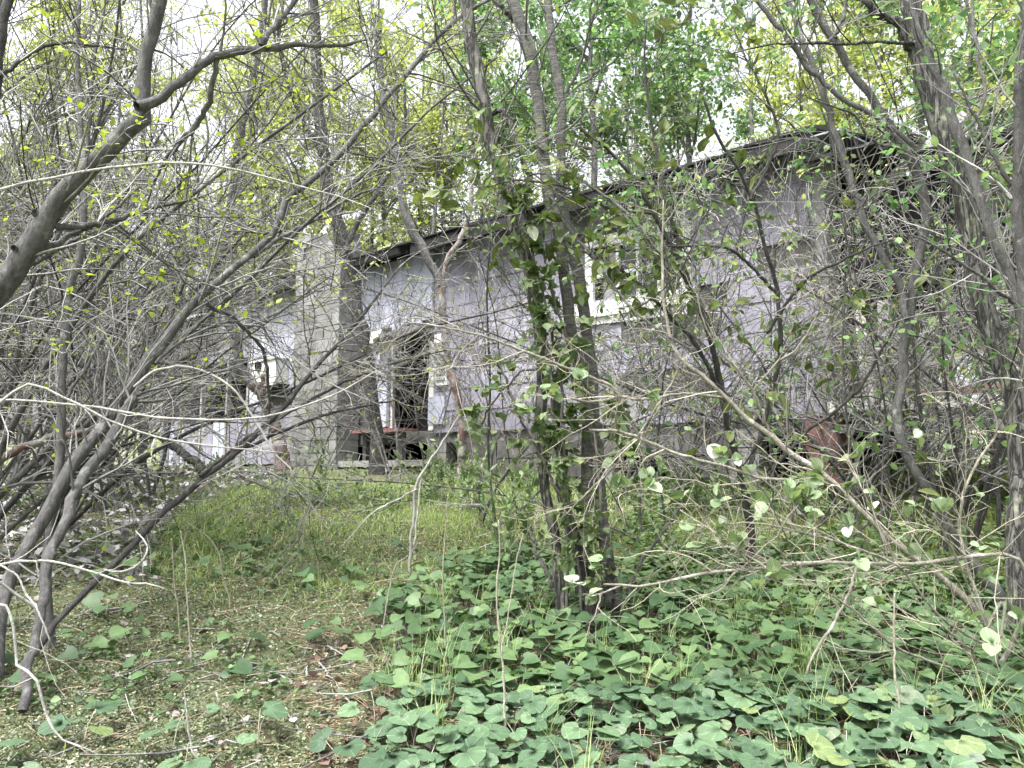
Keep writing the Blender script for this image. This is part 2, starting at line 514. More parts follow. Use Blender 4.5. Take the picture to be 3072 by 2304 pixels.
# ------------------------------------------------------------------ the ground sheet
def graded(a, b, fine0, fine1, step, grow_=1.22):
    xs = list(np.arange(fine0, fine1 + 1e-6, step))
    s, x = step, fine1
    while x < b:
        s *= grow_; x += s; xs.append(min(x, b))
    s, x = step, fine0
    while x > a:
        s *= grow_; x -= s; xs.insert(0, max(x, a))
    return np.array(xs)

def make_ground():
    xs, ys = graded(-220, 220, -6, 6, 0.09), graded(-30, 400, 1.5, 12, 0.09)
    X, Y = np.meshgrid(xs, ys)
    Z = ground_z(X, Y)
    near = np.clip((14 - np.hypot(X, Y)) / 8, 0, 1)
    Z = Z + rng.normal(0, 0.006, Z.shape) * near
    a = Acc()
    nx, ny = len(xs), len(ys)
    i = (np.arange(ny - 1)[:, None] * nx + np.arange(nx - 1)[None]).ravel()
    a.add(np.stack([X, Y, Z], -1).reshape(-1, 3), q=np.stack([i, i + 1, i + nx + 1, i + nx], -1))
    tag(a.build('ground', M['ground']), kind='structure')
make_ground()

# ------------------------------------------------------------------ the house: local x runs along the front wall (to the left and away), y outwards, z up
HU = np.array([-.755, .656]); HU /= np.linalg.norm(HU)
HO = np.array([2.6, 7.9])
house = empty('abandoned_house', (HO[0], HO[1], 0), math.atan2(HU[1], HU[0]))
tag(house, 'derelict grey-sided single-storey house standing behind the tangled trees', 'house')

BOX_Q = np.array([[0, 1, 3, 2], [4, 6, 7, 5], [0, 4, 5, 1], [2, 3, 7, 6], [0, 2, 6, 4], [1, 5, 7, 3]])
def box_v(x0, x1, y0, y1, z0, z1):
    return np.array([[x, y, z] for x in (x0, x1) for y in (y0, y1) for z in (z0, z1)], float)

def hb(name, x0, x1, y0, y1, z0, z1, m, parent=None, jit=0.0, rot=None, label=None):
    """A board in house coordinates; jit moves its corners a little, rot = (axis, angle) turns it about its centre."""
    v = box_v(x0, x1, y0, y1, z0, z1)
    if jit: v = v + rng.normal(0, jit, v.shape)
    if rot is not None:
        c = v.mean(0)
        Rm = np.array(Matrix.Rotation(rot[1], 3, rot[0]))
        v = (v - c) @ Rm.T + c
    a = Acc(); a.add(v, q=BOX_Q)
    o = a.build(name, M[m], parent or house, smooth=False)
    if label: o['label'] = label
    return o

ZB, ZE = 1.72, 4.40
WIN = (0.92, 2.10, 3.16, 3.86)
DOOR = (5.00, 5.80, 1.72, 3.02)
HOLES = [WIN, DOOR]
# sheathing behind the siding, with the openings left free
a = Acc()
for x0, x1, z0, z1 in [(-.6, .92, ZB, ZE), (.92, 2.1, ZB, 3.16), (.92, 2.1, 3.86, ZE), (2.1, 5.0, ZB, ZE), (5.0, 5.8, 3.02, ZE), (5.8, 9.7, ZB, ZE)]:
    a.add(box_v(x0, x1, -.10, 0, z0, z1), q=BOX_Q)
wall = a.build('wall', M['old_wood'], house, smooth=False)
rows = 9
ex = (ZE - ZB) / rows
BLOCKED = HOLES + [(4.93, 6.75, 3.28, 4.5), (8.26, 10.4, 2.05, 4.5), (6.4, 8.2, 0, 5)]
for r in range(rows):
    z0 = ZB + r * ex; z1 = z0 + ex
    x = -.6 - rng.uniform(0, .6)
    while x < 9.6:
        x1 = x + 1.22
        spans = [(max(x, -.58), min(x1, 9.6))]
        for h in BLOCKED:
            if h[2] < z1 - .05 and h[3] > z0 + .05:
                new = []
                for s0, s1 in spans:
                    if s1 <= h[0] or s0 >= h[1]: new.append((s0, s1)); continue
                    if s0 < h[0]: new.append((s0, h[0]))
                    if s1 > h[1]: new.append((h[1], s1))
                spans = new
        for s0, s1 in spans:
            if s1 - s0 < .06: continue
            if rng.random() < .035: continue
            v = box_v(s0 + .004, s1 - .004, .003, .015, z0 - .03, z1 - .006)
            lowb = v[:, 2] < z0
            v[lowb, 1] += .009                     # the lower edge laps over the row below
            v[:, 1] += rng.uniform(0, .004)
            v[:, 2] += rng.normal(0, .004) + (v[:, 0] - s0) * rng.normal(0, .008)
            v[:, 1] += rng.uniform(0, .008, 8) * lowb
            b = Acc(); b.add(v, q=BOX_Q)
            b.build('siding_board', M['siding'], wall, smooth=False)
        x = x1
# corner boards
hb('corner_board', -.69, -.585, -.12, .045, ZB - .05, ZE, 'grey_wood')
# window with white frame, dark panes
win = hb('window', WIN[0] - .03, WIN[1] + .03, -.085, -.075, WIN[2] - .02, WIN[3] + .02, 'glass')
hb('frame', WIN[0] - .14, WIN[0], -.02, .05, WIN[2] - .04, WIN[3] + .10, 'white', win)
hb('frame', WIN[1], WIN[1] + .11, -.02, .05, WIN[2] - .04, WIN[3] + .08, 'white', win)
hb('frame', WIN[0], WIN[1], -.02, .047, WIN[3], WIN[3] + .13, 'white', win)
hb('sill', WIN[0] - .2, WIN[1] + .25, -.03, .10, WIN[2] - .17, WIN[2] - .0, 'white', win)
hb('sill', WIN[0] - .1, WIN[1] + .55, -.02, .06, WIN[2] - .26, WIN[2] - .175, 'white', win, rot=('Y', -.02))
for x in (1.22, 1.50, 1.78): hb('muntin', x - .02, x + .02, -.06, -.01, WIN[2], WIN[3], 'white', win)
hb('muntin', 1.30, 2.08, -.055, -.012, 3.49, 3.53, 'white', win)
hb('curtain', 1.84, 2.02, -.072, -.064, WIN[2], WIN[3], 'grey_wood', win)

# doorway: boards above, jambs, leaf standing ajar, broken hood
door = hb('doorway', 5.0, 5.8, -.5, -.45, 1.72, 3.0, 'dark_room')  # near-black sheet behind the opening stands for the shade indoors
hb('jamb', 4.90, 5.0, -.05, .05, 1.72, 3.06, 'white', door)
hb('jamb', 5.8, 5.88, -.05, .05, 1.72, 3.06, 'white', door)
hb('head_board', 4.88, 5.9, -.03, .05, 3.02, 3.14, 'old_wood', door)
hb('door_leaf', 5.84, 6.22, .03, .075, 1.80, 2.96, 'panel', door, rot=('Z', -.25))
hb('door_leaf', 4.66, 5.0, .02, .06, 1.80, 2.2, 'panel', door, label='broken lower half of the door panel')
hb('door_panel', 4.62, 4.86, .02, .07, 2.35, 3.1, 'white', door, rot=('Y', .03))
for k in range(7): hb('louvre', 4.64, 4.84, .072, .09, 2.42 + k * .085, 2.46 + k * .085, 'grey_wood', door)
for k in range(8):
    x = 4.95 + k * .225
    hb('upper_board', x, x + .218, .012, .036 + rng.uniform(0, .012), 3.30 + rng.uniform(-.06, .05), 4.36, 'panel', door, jit=.004)
hood = hb('hood', 4.95, 5.75, .05, .5, 3.10, 3.15, 'old_wood', rot=('X', -.42))
hb('bracket', 5.86, 6.1, .05, .3, 2.98, 3.22, 'white', hood, rot=('X', .5))
for k in range(6):
    x = 4.98 + k * .13
    hb('hood_slat', x, x + .11, .04, .52, 3.16, 3.18, 'old_wood', hood, jit=.012, rot=('X', -.42 + rng.normal(0, .06)))
hb('fallen_slat', 4.9, 5.9, .1, .16, 2.72, 2.76, 'grey_wood', door, rot=('Y', .22))
hb('fallen_slat', 5.0, 5.75, .02, .07, 2.25, 2.29, 'old_wood', door, rot=('Y', -.5))
# step planks under the door and the dark crawl space
step = hb('step', 5.2, 6.3, .05, .45, 1.70, 1.75, 'red_wood')
hb('step_post', 6.12, 6.2, .2, .28, 1.12, 1.70, 'old_wood', step)
hb('step_post', 5.3, 5.38, .2, .28, 1.12, 1.70, 'old_wood', step)
hb('step_beam', 4.5, 6.9, .3, .42, 1.20, 1.29, 'grey_wood', step, rot=('Y', .006))

# foundation: sill beam, skirting planks with gaps, block piers
fnd = hb('sill_beam', -.6, 9.6, -.12, -.02, 1.54, 1.72, 'old_wood')
x = -.55
while x < 4.9:
    w = rng.uniform(.5, 1.0)
    if rng.random() < .7:
        for zz in range(2):
            if rng.random() < .8: hb('skirting_plank', x, x + w - .02, -.02, .012, 1.08 + zz * .24, 1.30 + zz * .24, 'old_wood', fnd, jit=.008)
    x += w
for x in (.1, 1.9, 3.6, 4.7):
    for k in range(3): hb('pier_block', x, x + .39, -.22, -.02, 1.0 + k * .2, 1.19 + k * .2, 'block', fnd, jit=.003)
hb('corner_pier', -.72, -.4, -.3, .02, 1.0, 1.70, 'red_wood', fnd)
# block chimney against the wall
CX0, CX1, CY0, CY1 = 6.62, 7.84, .04, .46
a = Acc(); a.add(box_v(CX0 + .03, CX1 - .03, CY0 + .02, CY1 - .025, 1.0, 4.95), q=BOX_Q)
chim = a.build('chimney', M['mortar'], house, smooth=False)
for r in range(20):
    z0 = 1.02 + r * .2
    off = 0 if r % 2 else -.205
    x = CX0 + off
    while x < CX1 - .02:
        s0, s1 = max(x, CX0), min(x + .395, CX1)
        if s1 - s0 > .05 and not (r > 17 and rng.random() < .3):
            hb('block', s0, s1, CY0, CY1 + rng.uniform(-.004, .008), z0, z0 + .188, 'block', chim, jit=.003)
        x += .407
# boarded hatch at the far end of the wall, with a vent box below it
hatch = hb('hatch_panel', 8.3, 9.42, .02, .05, 2.55, 4.30, 'panel', jit=.006)
hb('hatch_board', 9.43, 9.9, .018, .045, 2.3, 4.25, 'panel', hatch, jit=.01)
hb('batten', 9.38, 9.45, .05, .075, 2.9, 4.28, 'white', hatch, rot=('Y', -.06))
hb('batten', 8.24, 8.31, .02, .08, 2.1, 4.36, 'grey_wood', hatch)
hb('lower_board', 8.32, 9.9, .015, .04, 1.72, 2.28, 'siding', hatch, jit=.006)
hb('lower_board', 8.32, 9.9, .012, .036, 1.25, 1.71, 'siding', hatch, jit=.006)
vent = hb('vent_box', 8.62, 9.42, .05, .30, 2.62, 3.06, 'white')
a = Acc(); th = np.linspace(0, 2 * np.pi, 14, endpoint=False)
ring = np.stack([9.16 + .09 * np.cos(th), np.full(14, .304), 2.98 + .085 * np.sin(th)], -1)
ring2 = ring.copy(); ring2[:, 1] += .03; cen = np.array([[9.16, .306, 2.98]])
i = np.arange(14); j = (i + 1) % 14
a.add(np.concatenate([ring, ring2, cen]), q=np.stack([i, j, j + 14, i + 14], -1), t=np.stack([i, j, np.full(14, 28)], -1))
a.build('vent_pipe', M['tar'], vent)
hb('vent_lid', 8.6, 9.44, .04, .33, 3.06, 3.09, 'white', vent, rot=('Y', .02))
hb('vent_skirt', 8.56, 9.44, .05, .28, 2.56, 2.615, 'tar', vent, rot=('Y', .05))
hb('vent_slat', 8.9, 8.94, .301, .315, 2.64, 3.04, 'grey_wood', vent)
# closed porch beyond: dark opening between pale posts, boards below
porch = hb('side_porch', 9.95, 13.4, -.08, -.02, 3.55, 3.68, 'grey_wood')
for x, w in ((10.0, .07), (10.75, .06), (11.75, .06), (12.6, .05), (13.35, .09)): hb('post', x - w / 2, x + w / 2, -.05, .03, 1.25, 3.6, 'grey_wood', porch, rot=('Y', rng.normal(0, .02)))
x = 9.95
while x < 13.35:
    w = rng.uniform(.18, .26)
    hb('porch_board', x, x + w - .012, -.03, 0, 1.2 + rng.uniform(-.02, .05), 2.12 + rng.uniform(-.1, .02), 'siding' if rng.random() < .6 else 'panel', porch, jit=.006)
    x += w
hb('porch_siding', 9.95, 11.5, -.03, .01, 3.25, 3.54, 'siding', porch, jit=.01)
hb('porch_siding', 11.5, 13.4, -.03, .012, 3.2, 3.54, 'siding', porch, jit=.01)
hb('upper_siding', 9.95, 11.8, -.06, -.035, 3.7, 4.3, 'siding', porch, jit=.02)
# inside: back wall, floor, ceiling
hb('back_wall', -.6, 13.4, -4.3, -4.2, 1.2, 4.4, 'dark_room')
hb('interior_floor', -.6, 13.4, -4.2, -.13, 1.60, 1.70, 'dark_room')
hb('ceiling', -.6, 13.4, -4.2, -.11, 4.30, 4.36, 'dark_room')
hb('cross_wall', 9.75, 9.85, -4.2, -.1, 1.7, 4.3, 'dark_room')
hb('far_wall', 13.35, 13.45, -4.2, -.05, 1.2, 4.3, 'siding')
# gable-end wall: upright boards with some missing
x = -.15
end = hb('end_wall', -.62, -.56, -4.2, -3.2, 1.6, 4.4, 'old_wood')
while x > -4.1:
    w = rng.uniform(.18, .28)
    if rng.random() < .62:
        hb('end_board', -.66, -.635, x - w + .012, x, 1.7 + rng.uniform(0, .2), (4.35 if rng.random() < .45 else rng.uniform(2.2, 3.4)), 'old_wood' if rng.random() < .6 else 'grey_wood', end, jit=.008)
    x -= w
# roof: rafters, fascia, sheets
ridge_y, rise = -2.1, .62
roof = hb('ridge_beam', -1.0, 13.6, ridge_y - .05, ridge_y + .05, 4.4 + rise, 4.5 + rise, 'old_wood')
def slope_sheet(name, x0, x1, ya, za, yb, zb, th, m, parent, dip=0.0):
    v = np.array([[x, y, z + o] for x in (x0, x1) for (y, z) in ((ya, za), (yb, zb)) for o in (0, th)], float)
    v[:, 2] -= dip * rng.random() + rng.normal(0, .006, 8)
    b = Acc(); b.add(v, q=BOX_Q)
    return b.build(name, M[m], parent, smooth=False)
x = -.75
while x < 13.4:
    w = .92
    if not (9.6 < x < 10.3):
        slope_sheet('roof_sheet', x, x + w - .01, .42, 4.44 + rng.normal(0, .012), ridge_y, 4.52 + rise, .03, 'tar', roof, .03)
        slope_sheet('roof_sheet', x, x + w - .01, ridge_y, 4.52 + rise, -4.7, 4.42, .03, 'tar', roof)
    x += w
x = -.7
while x < 13.4:
    if rng.random() < .8: hb('fascia_board', x, x + rng.uniform(.8, 1.19), .36, .40, 4.24 + rng.normal(0, .02), 4.43, 'tar', roof, jit=.012, rot=('Y', rng.normal(0, .012)))
    x += 1.2
for k in range(24):
    x = -.6 + k * .6
    slope_sheet('rafter', x, x + .05, .35, 4.33, ridge_y, 4.42 + rise, .09, 'old_wood', roof)
# collapsed open porch at the near end: leaning posts, tin sheets, fallen rafters, floor planks
PW = hb('front_porch_beam', -2.6, -.62, -.10, .05, 1.72, 1.84, 'white', label='pale floor beam of the collapsed porch')
for k in range(9):
    hb('floor_plank', -2.6, -.65, -.25 - k * .26, -.02 - k * .26, 1.66, 1.70, 'grey_wood', PW, jit=.006)
hb('lower_beam', -2.6, -.62, -.06, .02, 1.52, 1.60, 'grey_wood', PW)
hb('plank', -2.3, -1.35, -.02, .06, 1.84, 1.90, 'red_wood', PW)
for x, t_, m in ((-.98, .05, 'white'), (-1.16, -.03, 'grey_wood'), (-2.15, .16, 'old_wood')):
    hb('porch_post', x - .05, x + .05, -.08, .02, 1.84, 3.9 if x < -2 else 2.75, m, PW, rot=('Y', t_))
tin0 = slope_sheet('porch_roof_sheet', -1.55, -.62, .40, 4.14, -2.2, 4.90, .02, 'tar', PW, .05)
slope_sheet('porch_roof_sheet', -2.45, -1.57, .35, 3.98, -2.2, 4.75, .02, 'tar', PW, .08)
slope_sheet('porch_roof_sheet', -.98, -.72, .45, 4.33, -.5, 4.50, .02, 'tin', PW, .02)
for k in range(12):
    x = rng.uniform(-2.4, -.7)
    hb('fallen_rafter', x - 1.0, x + .7, -.35 - k * .12, -.28 - k * .12, rng.uniform(2.3, 4.0), 0, 'old_wood', PW) if False else None
    z = rng.uniform(2.5, 4.05)
    hb('fallen_rafter', -1.55 - rng.uniform(.3, .9), -1.55 + rng.uniform(.3, .95), -.25 - k * .13, -.19 - k * .13, z, z + .09, 'old_wood' if k % 3 else 'grey_wood', PW, rot=('Y', rng.normal(0.12, .28)))
for k in range(9):
    y = -.25 - k * .35
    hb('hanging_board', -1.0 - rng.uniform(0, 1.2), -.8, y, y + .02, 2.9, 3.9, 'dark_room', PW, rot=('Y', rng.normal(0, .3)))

# ------------------------------------------------------------------ plants: helpers
def leaf_mesh(name, half, material, cup=0.06, wave=0.03, droop=0.12, seed=0):
    """One leaf: petiole end at the origin, tip along +Y, width about 1, folded along its midrib."""
    r = np.random.default_rng(seed)
    half = np.array(half, float)
    out = np.concatenate([half, (half[1:-1] * [-1, 1])[::-1]])
    ring2 = np.zeros((len(out), 3)); ring2[:, :2] = out
    ring1 = np.zeros((len(out), 3)); ring1[:, :2] = out * 0.52 + np.array([0, .06])
    v = np.concatenate([[[0, 0.03, 0]], ring1, ring2])
    x, y = v[:, 0], v[:, 1]
    v[:, 2] = np.abs(x) * cup * 2.2 - droop * np.clip(y, 0, 2) ** 2 - .10 * x * x + wave * np.sin(9 * x + 7 * y + seed) + r.normal(0, wave * .35, len(v))
    n = len(out); i = np.arange(n); j = (i + 1) % n
    a = Acc(); a.add(v, q=np.stack([1 + i, 1 + n + i, 1 + n + j, 1 + j], -1)[:, ::-1], t=np.stack([np.zeros(n, int), 1 + i, 1 + j], -1)[:, ::-1])
    me = a.mesh(name, material)
    uvl = me.uv_layers.new(name='UVMap')
    li = np.empty(len(me.loops), np.int32); me.loops.foreach_get('vertex_index', li)
    uv = np.stack([v[li, 0] + .5, (v[li, 1] + .2) / 1.1], -1)
    uvl.data.foreach_set('uv', uv.astype(np.float32).ravel())
    return me

HEART = [(0, -.01), (.18, -.17), (.39, -.15), (.53, .07), (.51, .33), (.38, .57), (.17, .72), (0, .79)]
IVY = [(0, -.01), (.2, -.16), (.46, -.12), (.34, .16), (.5, .42), (.22, .5), (.12, .8), (0, 1.0)]
OVAL = [(0, 0), (.12, .06), (.25, .24), (.28, .46), (.22, .70), (.10, .90), (0, 1)]
ROUND = [(0, 0), (.16, .04), (.36, .2), (.42, .42), (.36, .66), (.18, .86), (0, .95)]
HEARTS = [leaf_mesh('heart_leaf', HEART, M['heart_leaf'], c, w, d, s) for s, (c, w, d) in enumerate([(.03, .02, .08), (.06, .025, .14), (.01, .03, .05), (.04, .03, .18), (.0, .02, .10), (.08, .02, .08)])]
IVYS = [leaf_mesh('ivy_leaf', IVY, M['ivy_leaf'], c, .02, d, s) for s, (c, d) in enumerate([(.05, .15), (.1, .25), (.02, .1)])]
OVALS = [leaf_mesh('oval_leaf', OVAL, M['olive_leaf'], c, .02, d, s) for s, (c, d) in enumerate([(.10, .12), (.18, .25), (.05, .05), (.2, .35)])]
PALES = [leaf_mesh('pale_leaf', ROUND, M['pale_leaf'], c, .02, d, s) for s, (c, d) in enumerate([(.10, .10), (.16, .22), (.05, .05)])]

def root_at(name, base, label, cat, group=None):
    o = empty(name, tuple(float(c) for c in base))
    tag(o, label, cat, group)
    return o

def part(acc, name, mat, root, kind=None, smooth=True):
    if acc.n == 0: return None
    o = acc.build(name, M[mat], root, smooth)
    o.matrix_parent_inverse = Matrix.Translation(-Vector(root.location))
    if kind: o['kind'] = kind
    return o

def leaf_parts(root, pos, d, size, meshes, tilt=.5, name='leaf', stretch=1.0):
    d, n, s = leaf_frames(len(pos), d, tilt)
    inv = Matrix.Translation(-Vector(root.location))
    size = np.broadcast_to(size, (len(pos),))
    for k in range(len(pos)):
        o = bpy.data.objects.new(name, meshes[int(rng.integers(len(meshes)))])
        COL.objects.link(o)
        o.parent = root
        z = float(size[k])
        mw = Matrix(((s[k][0] * z, d[k][0] * z, n[k][0] * z, pos[k][0]), (s[k][1] * z, d[k][1] * z, n[k][1] * z, pos[k][1]), (s[k][2] * z, d[k][2] * z, n[k][2] * z, pos[k][2]), (0, 0, 0, 1)))
        o.matrix_local = inv @ mw

def along(P, M_, t0=.1):
    N, K = P.shape[:2]
    idx = rng.integers(N, size=M_)
    t = rng.uniform(t0, 1, M_) * (K - 1.001)
    i = t.astype(int); f = (t - i)[:, None]
    return P[idx, i] * (1 - f) + P[idx, i + 1] * f, unit(P[idx, i + 1] - P[idx, i])

def traced_plant(name, label, cat, base, trunks, branches, mat, twigs=None, leafspec=None, group=None, sides=9, tmat='twig_grey', lmat='bud_leaf', rs=.8):
    """trunks / branches: lists of (points, d0, d1); the first trunk starts at `base`. twigs: list of grow() settings, each level on the one before."""
    root = root_at(name, base, label, cat, group)
    allp = []
    for k, (pts, d0, d1, *tm) in enumerate(trunks):
        P, R = trace(pts, d0, d1, 44, rs=rs)
        if k == 0: P[0] = [P[0][0], P[0][1], P[0][2] - .06]
        if k == 0: R[:2] *= [1.35, 1.12]
        a = Acc(); tubes(a, P, R, sides); part(a, 'trunk', tm[0] if tm else mat, root); allp.append((P, R))
    for pts, d0, d1 in branches:
        P, R = trace(pts, d0, d1, 34, .2, rs=rs)
        a = Acc(); tubes(a, P, R, 7); part(a, 'branch', mat, root); allp.append((P, R))
    P, R = stack(allp)
    tw, lv = Acc(), Acc()
    for lev in (twigs or []):
        P, R = grow(P, R, **lev)
        tubes(tw, P, R, 4 if R.max() > .006 else 3)
    part(tw, 'twigs', tmat, root, 'stuff')
    if leafspec: tip_leaves(lv, P, **leafspec); part(lv, 'foliage', lmat, root, 'stuff')
    return root, P, R

# ------------------------------------------------------------------ the near left trees
def g0(px, py):
    d = float(gdepth(py)); return on_ground(px, d), d

# stout leaning tree at the left edge
b = on_ground(-620, 3.1)
traced_plant('leaning_tree', 'stout smooth grey tree leaning in from the left edge, forked near the top', 'tree', b,
    [([(-620, 2101, 62), (-520, 1700, 60), (-330, 1250, 56), (-120, 920, 50), (60, 700, 42), (153, 555, 37), (278, 444, 35), (347, 384, 34), (410, 318, 33), (407, 260, 28), (417, 185, 26), (444, 93, 25), (486, 0, 24), (520, -150, 22), (560, -500, 16)], 3.1, 2.9)],
    [([(405, 320, 22), (470, 292, 20), (551, 222, 17), (648, 171, 16), (787, 134, 15), (900, 128, 10), (1024, 125, 7), (1100, 120, 3)], 2.92, 3.3),
     ([(780, 134, 12), (830, 85, 11), (880, 28, 10), (930, -40, 9), (1000, -160, 6)], 3.1, 3.3),
     ([(655, 175, 9), (644, 231, 10), (616, 324, 11), (570, 384, 11), (514, 468, 9), (470, 540, 6), (430, 640, 3)], 3.1, 3.3),
     ([(100, 640, 15), (200, 690, 12), (330, 660, 10), (450, 620, 8), (560, 600, 5), (620, 590, 2)], 3.0, 3.4),
     ([(40, 740, 14), (150, 735, 12), (240, 690, 10), (330, 640, 6), (420, 560, 3)], 3.0, 3.3),
     ([(-60, 860, 16), (30, 830, 13), (90, 790, 11), (200, 740, 8), (300, 690, 4)], 3.0, 3.5)],
    'bark_grey', [dict(M=90, length=(.35, .9), K=7, up=.1, wander=.12, rmax=.006), dict(M=420, length=(.12, .4), K=5, wander=.16, rmax=.003, rmin=.0011)],
    dict(per=3, L=(.018, .042), keep=.6), sides=12, tmat='twig_grey', rs=0.82)

# long slanting twin stems
b, d = g0(-20, 2010)
traced_plant('slanting_tree', 'long slender grey tree slanting from the lower left corner to the top centre', 'tree', b,
    [([(-20, 2010, 34), (9, 1795, 33), (42, 1721, 32), (116, 1605, 31), (259, 1370, 30), (342, 1254, 29), (403, 1175, 28), (463, 1092, 26), (546, 990, 24), (616, 902, 22), (671, 847, 19), (750, 777, 18), (842, 690, 17), (870, 602, 16), (926, 551, 16), (1018, 472, 16), (1116, 356, 14), (1177, 278, 14), (1255, 185, 13), (1353, 69, 12), (1441, 9, 10), (1560, -60, 8), (1750, -200, 5)], d, 5.4),
     ([(70, 2130, 22), (79, 2045, 22), (111, 1883, 21), (130, 1758, 22), (139, 1675, 24), (204, 1518, 25), (231, 1462, 25), (273, 1402, 25), (324, 1337, 25), (361, 1268, 24), (400, 1190, 22)], 3.05, 3.95)],
    [([(616, 905, 12), (690, 950, 10), (745, 1000, 10), (790, 1060, 9), (800, 1120, 8), (808, 1200, 6), (806, 1320, 3)], 4.4, 5.2),
     ([(1353, 69, 8), (1360, 20, 8), (1370, -60, 7)], 5.2, 5.3),
     ([(1180, 275, 8), (1145, 262, 7), (1130, 200, 7), (1120, 80, 6), (1105, -60, 5)], 5.0, 5.3),
     ([(760, 770, 10), (830, 720, 11), (940, 660, 9), (1060, 590, 7), (1140, 560, 4)], 4.6, 5.6),
     ([(842, 694, 9), (760, 690, 8), (660, 640, 6), (540, 600, 4)], 4.7, 4.9),
     ([(1255, 185, 7), (1330, 130, 7), (1450, 60, 6), (1540, -10, 5)], 5.1, 5.6),
     ([(463, 1092, 9), (560, 1010, 8), (700, 880, 7), (860, 760, 5), (980, 700, 3)], 4.2, 5.4)],
    'bark_grey', [dict(M=110, length=(.4, 1.2), K=7, up=.05, wander=.12, rmax=.007), dict(M=640, length=(.15, .5), K=5, wander=.16, rmax=.0035, rmin=.0012)],
    dict(per=2, L=(.02, .04), keep=.3), sides=10, rs=0.62)

b, d = g0(30, 2040)
traced_plant('slanting_sapling', 'thin straight sapling slanting low across the grass towards the block chimney', 'tree', b,
    [([(30, 2040, 15), (93, 1976, 15), (162, 1883, 14), (241, 1795, 14), (324, 1707, 14), (394, 1638, 14), (486, 1536, 14), (556, 1476, 14), (648, 1398, 13), (722, 1342, 12), (833, 1231, 11), (931, 1120, 9), (1019, 1018, 8), (1110, 920, 6), (1200, 800, 4)], d, 5.4)],
    [([(700, 1360, 7), (850, 1290, 7), (1000, 1240, 6), (1130, 1210, 4), (1240, 1190, 2)], 4.5, 5.6),
     ([(600, 1430, 7), (760, 1300, 8), (900, 1215, 7), (1024, 1150, 6), (1180, 1090, 5), (1340, 1050, 3)], 4.3, 5.8)],
    'bark_dark', [dict(M=60, length=(.3, 1.0), K=7, wander=.12, rmax=.005, t0=.35), dict(M=300, length=(.12, .4), K=5, rmax=.003)], dict(per=2, L=(.015, .03), keep=.2), rs=0.7)

b, d = g0(150, 1910)
traced_plant('upright_sapling', 'slim upright grey sapling standing among the slanting stems at far left', 'tree', b,
    [([(150, 1910, 18), (157, 1675, 16), (171, 1518, 16), (181, 1370, 16), (190, 1092, 15), (194, 953, 15), (199, 861, 14), (227, 768, 13), (241, 602, 12), (232, 417, 11), (218, 208, 10), (230, 0, 9), (240, -200, 7)], d, 4.2)],
    [([(199, 880, 9), (180, 830, 8), (150, 800, 8), (125, 775, 7), (60, 640, 5), (20, 480, 3)], 4.1, 4.3),
     ([(241, 602, 8), (262, 450, 7), (280, 300, 7), (290, 150, 6), (320, 0, 5)], 4.2, 4.3),
     ([(185, 1231, 7), (260, 1100, 6), (330, 980, 5), (420, 860, 4)], 4.0, 4.4)],
    'bark_grey', [dict(M=30, length=(.3, .9), K=7, up=.2, wander=.12, rmax=.005), dict(M=120, length=(.12, .4), K=5, rmax=.003)], dict(per=2, L=(.015, .03), keep=.3))

b = on_ground(-350, 3.6)
traced_plant('corner_sapling', 'dark stem curving up past the upper left corner', 'tree', b,
    [([(-350, 1957, 26), (-260, 1500, 24), (-140, 950, 22), (-40, 500, 21), (5, 208, 20), (19, 116, 19), (42, 0, 18), (90, -200, 15), (140, -500, 10)], 3.6, 3.7)],
    [([(0, 230, 9), (60, 190, 8), (150, 140, 6), (260, 135, 5), (380, 150, 3)], 3.65, 3.9)],
    'bark_dark', [dict(M=20, length=(.3, .8), K=7, wander=.12, rmax=.005), dict(M=70, length=(.12, .4), K=5, rmax=.003)], dict(per=2, L=(.02, .04), keep=.5))

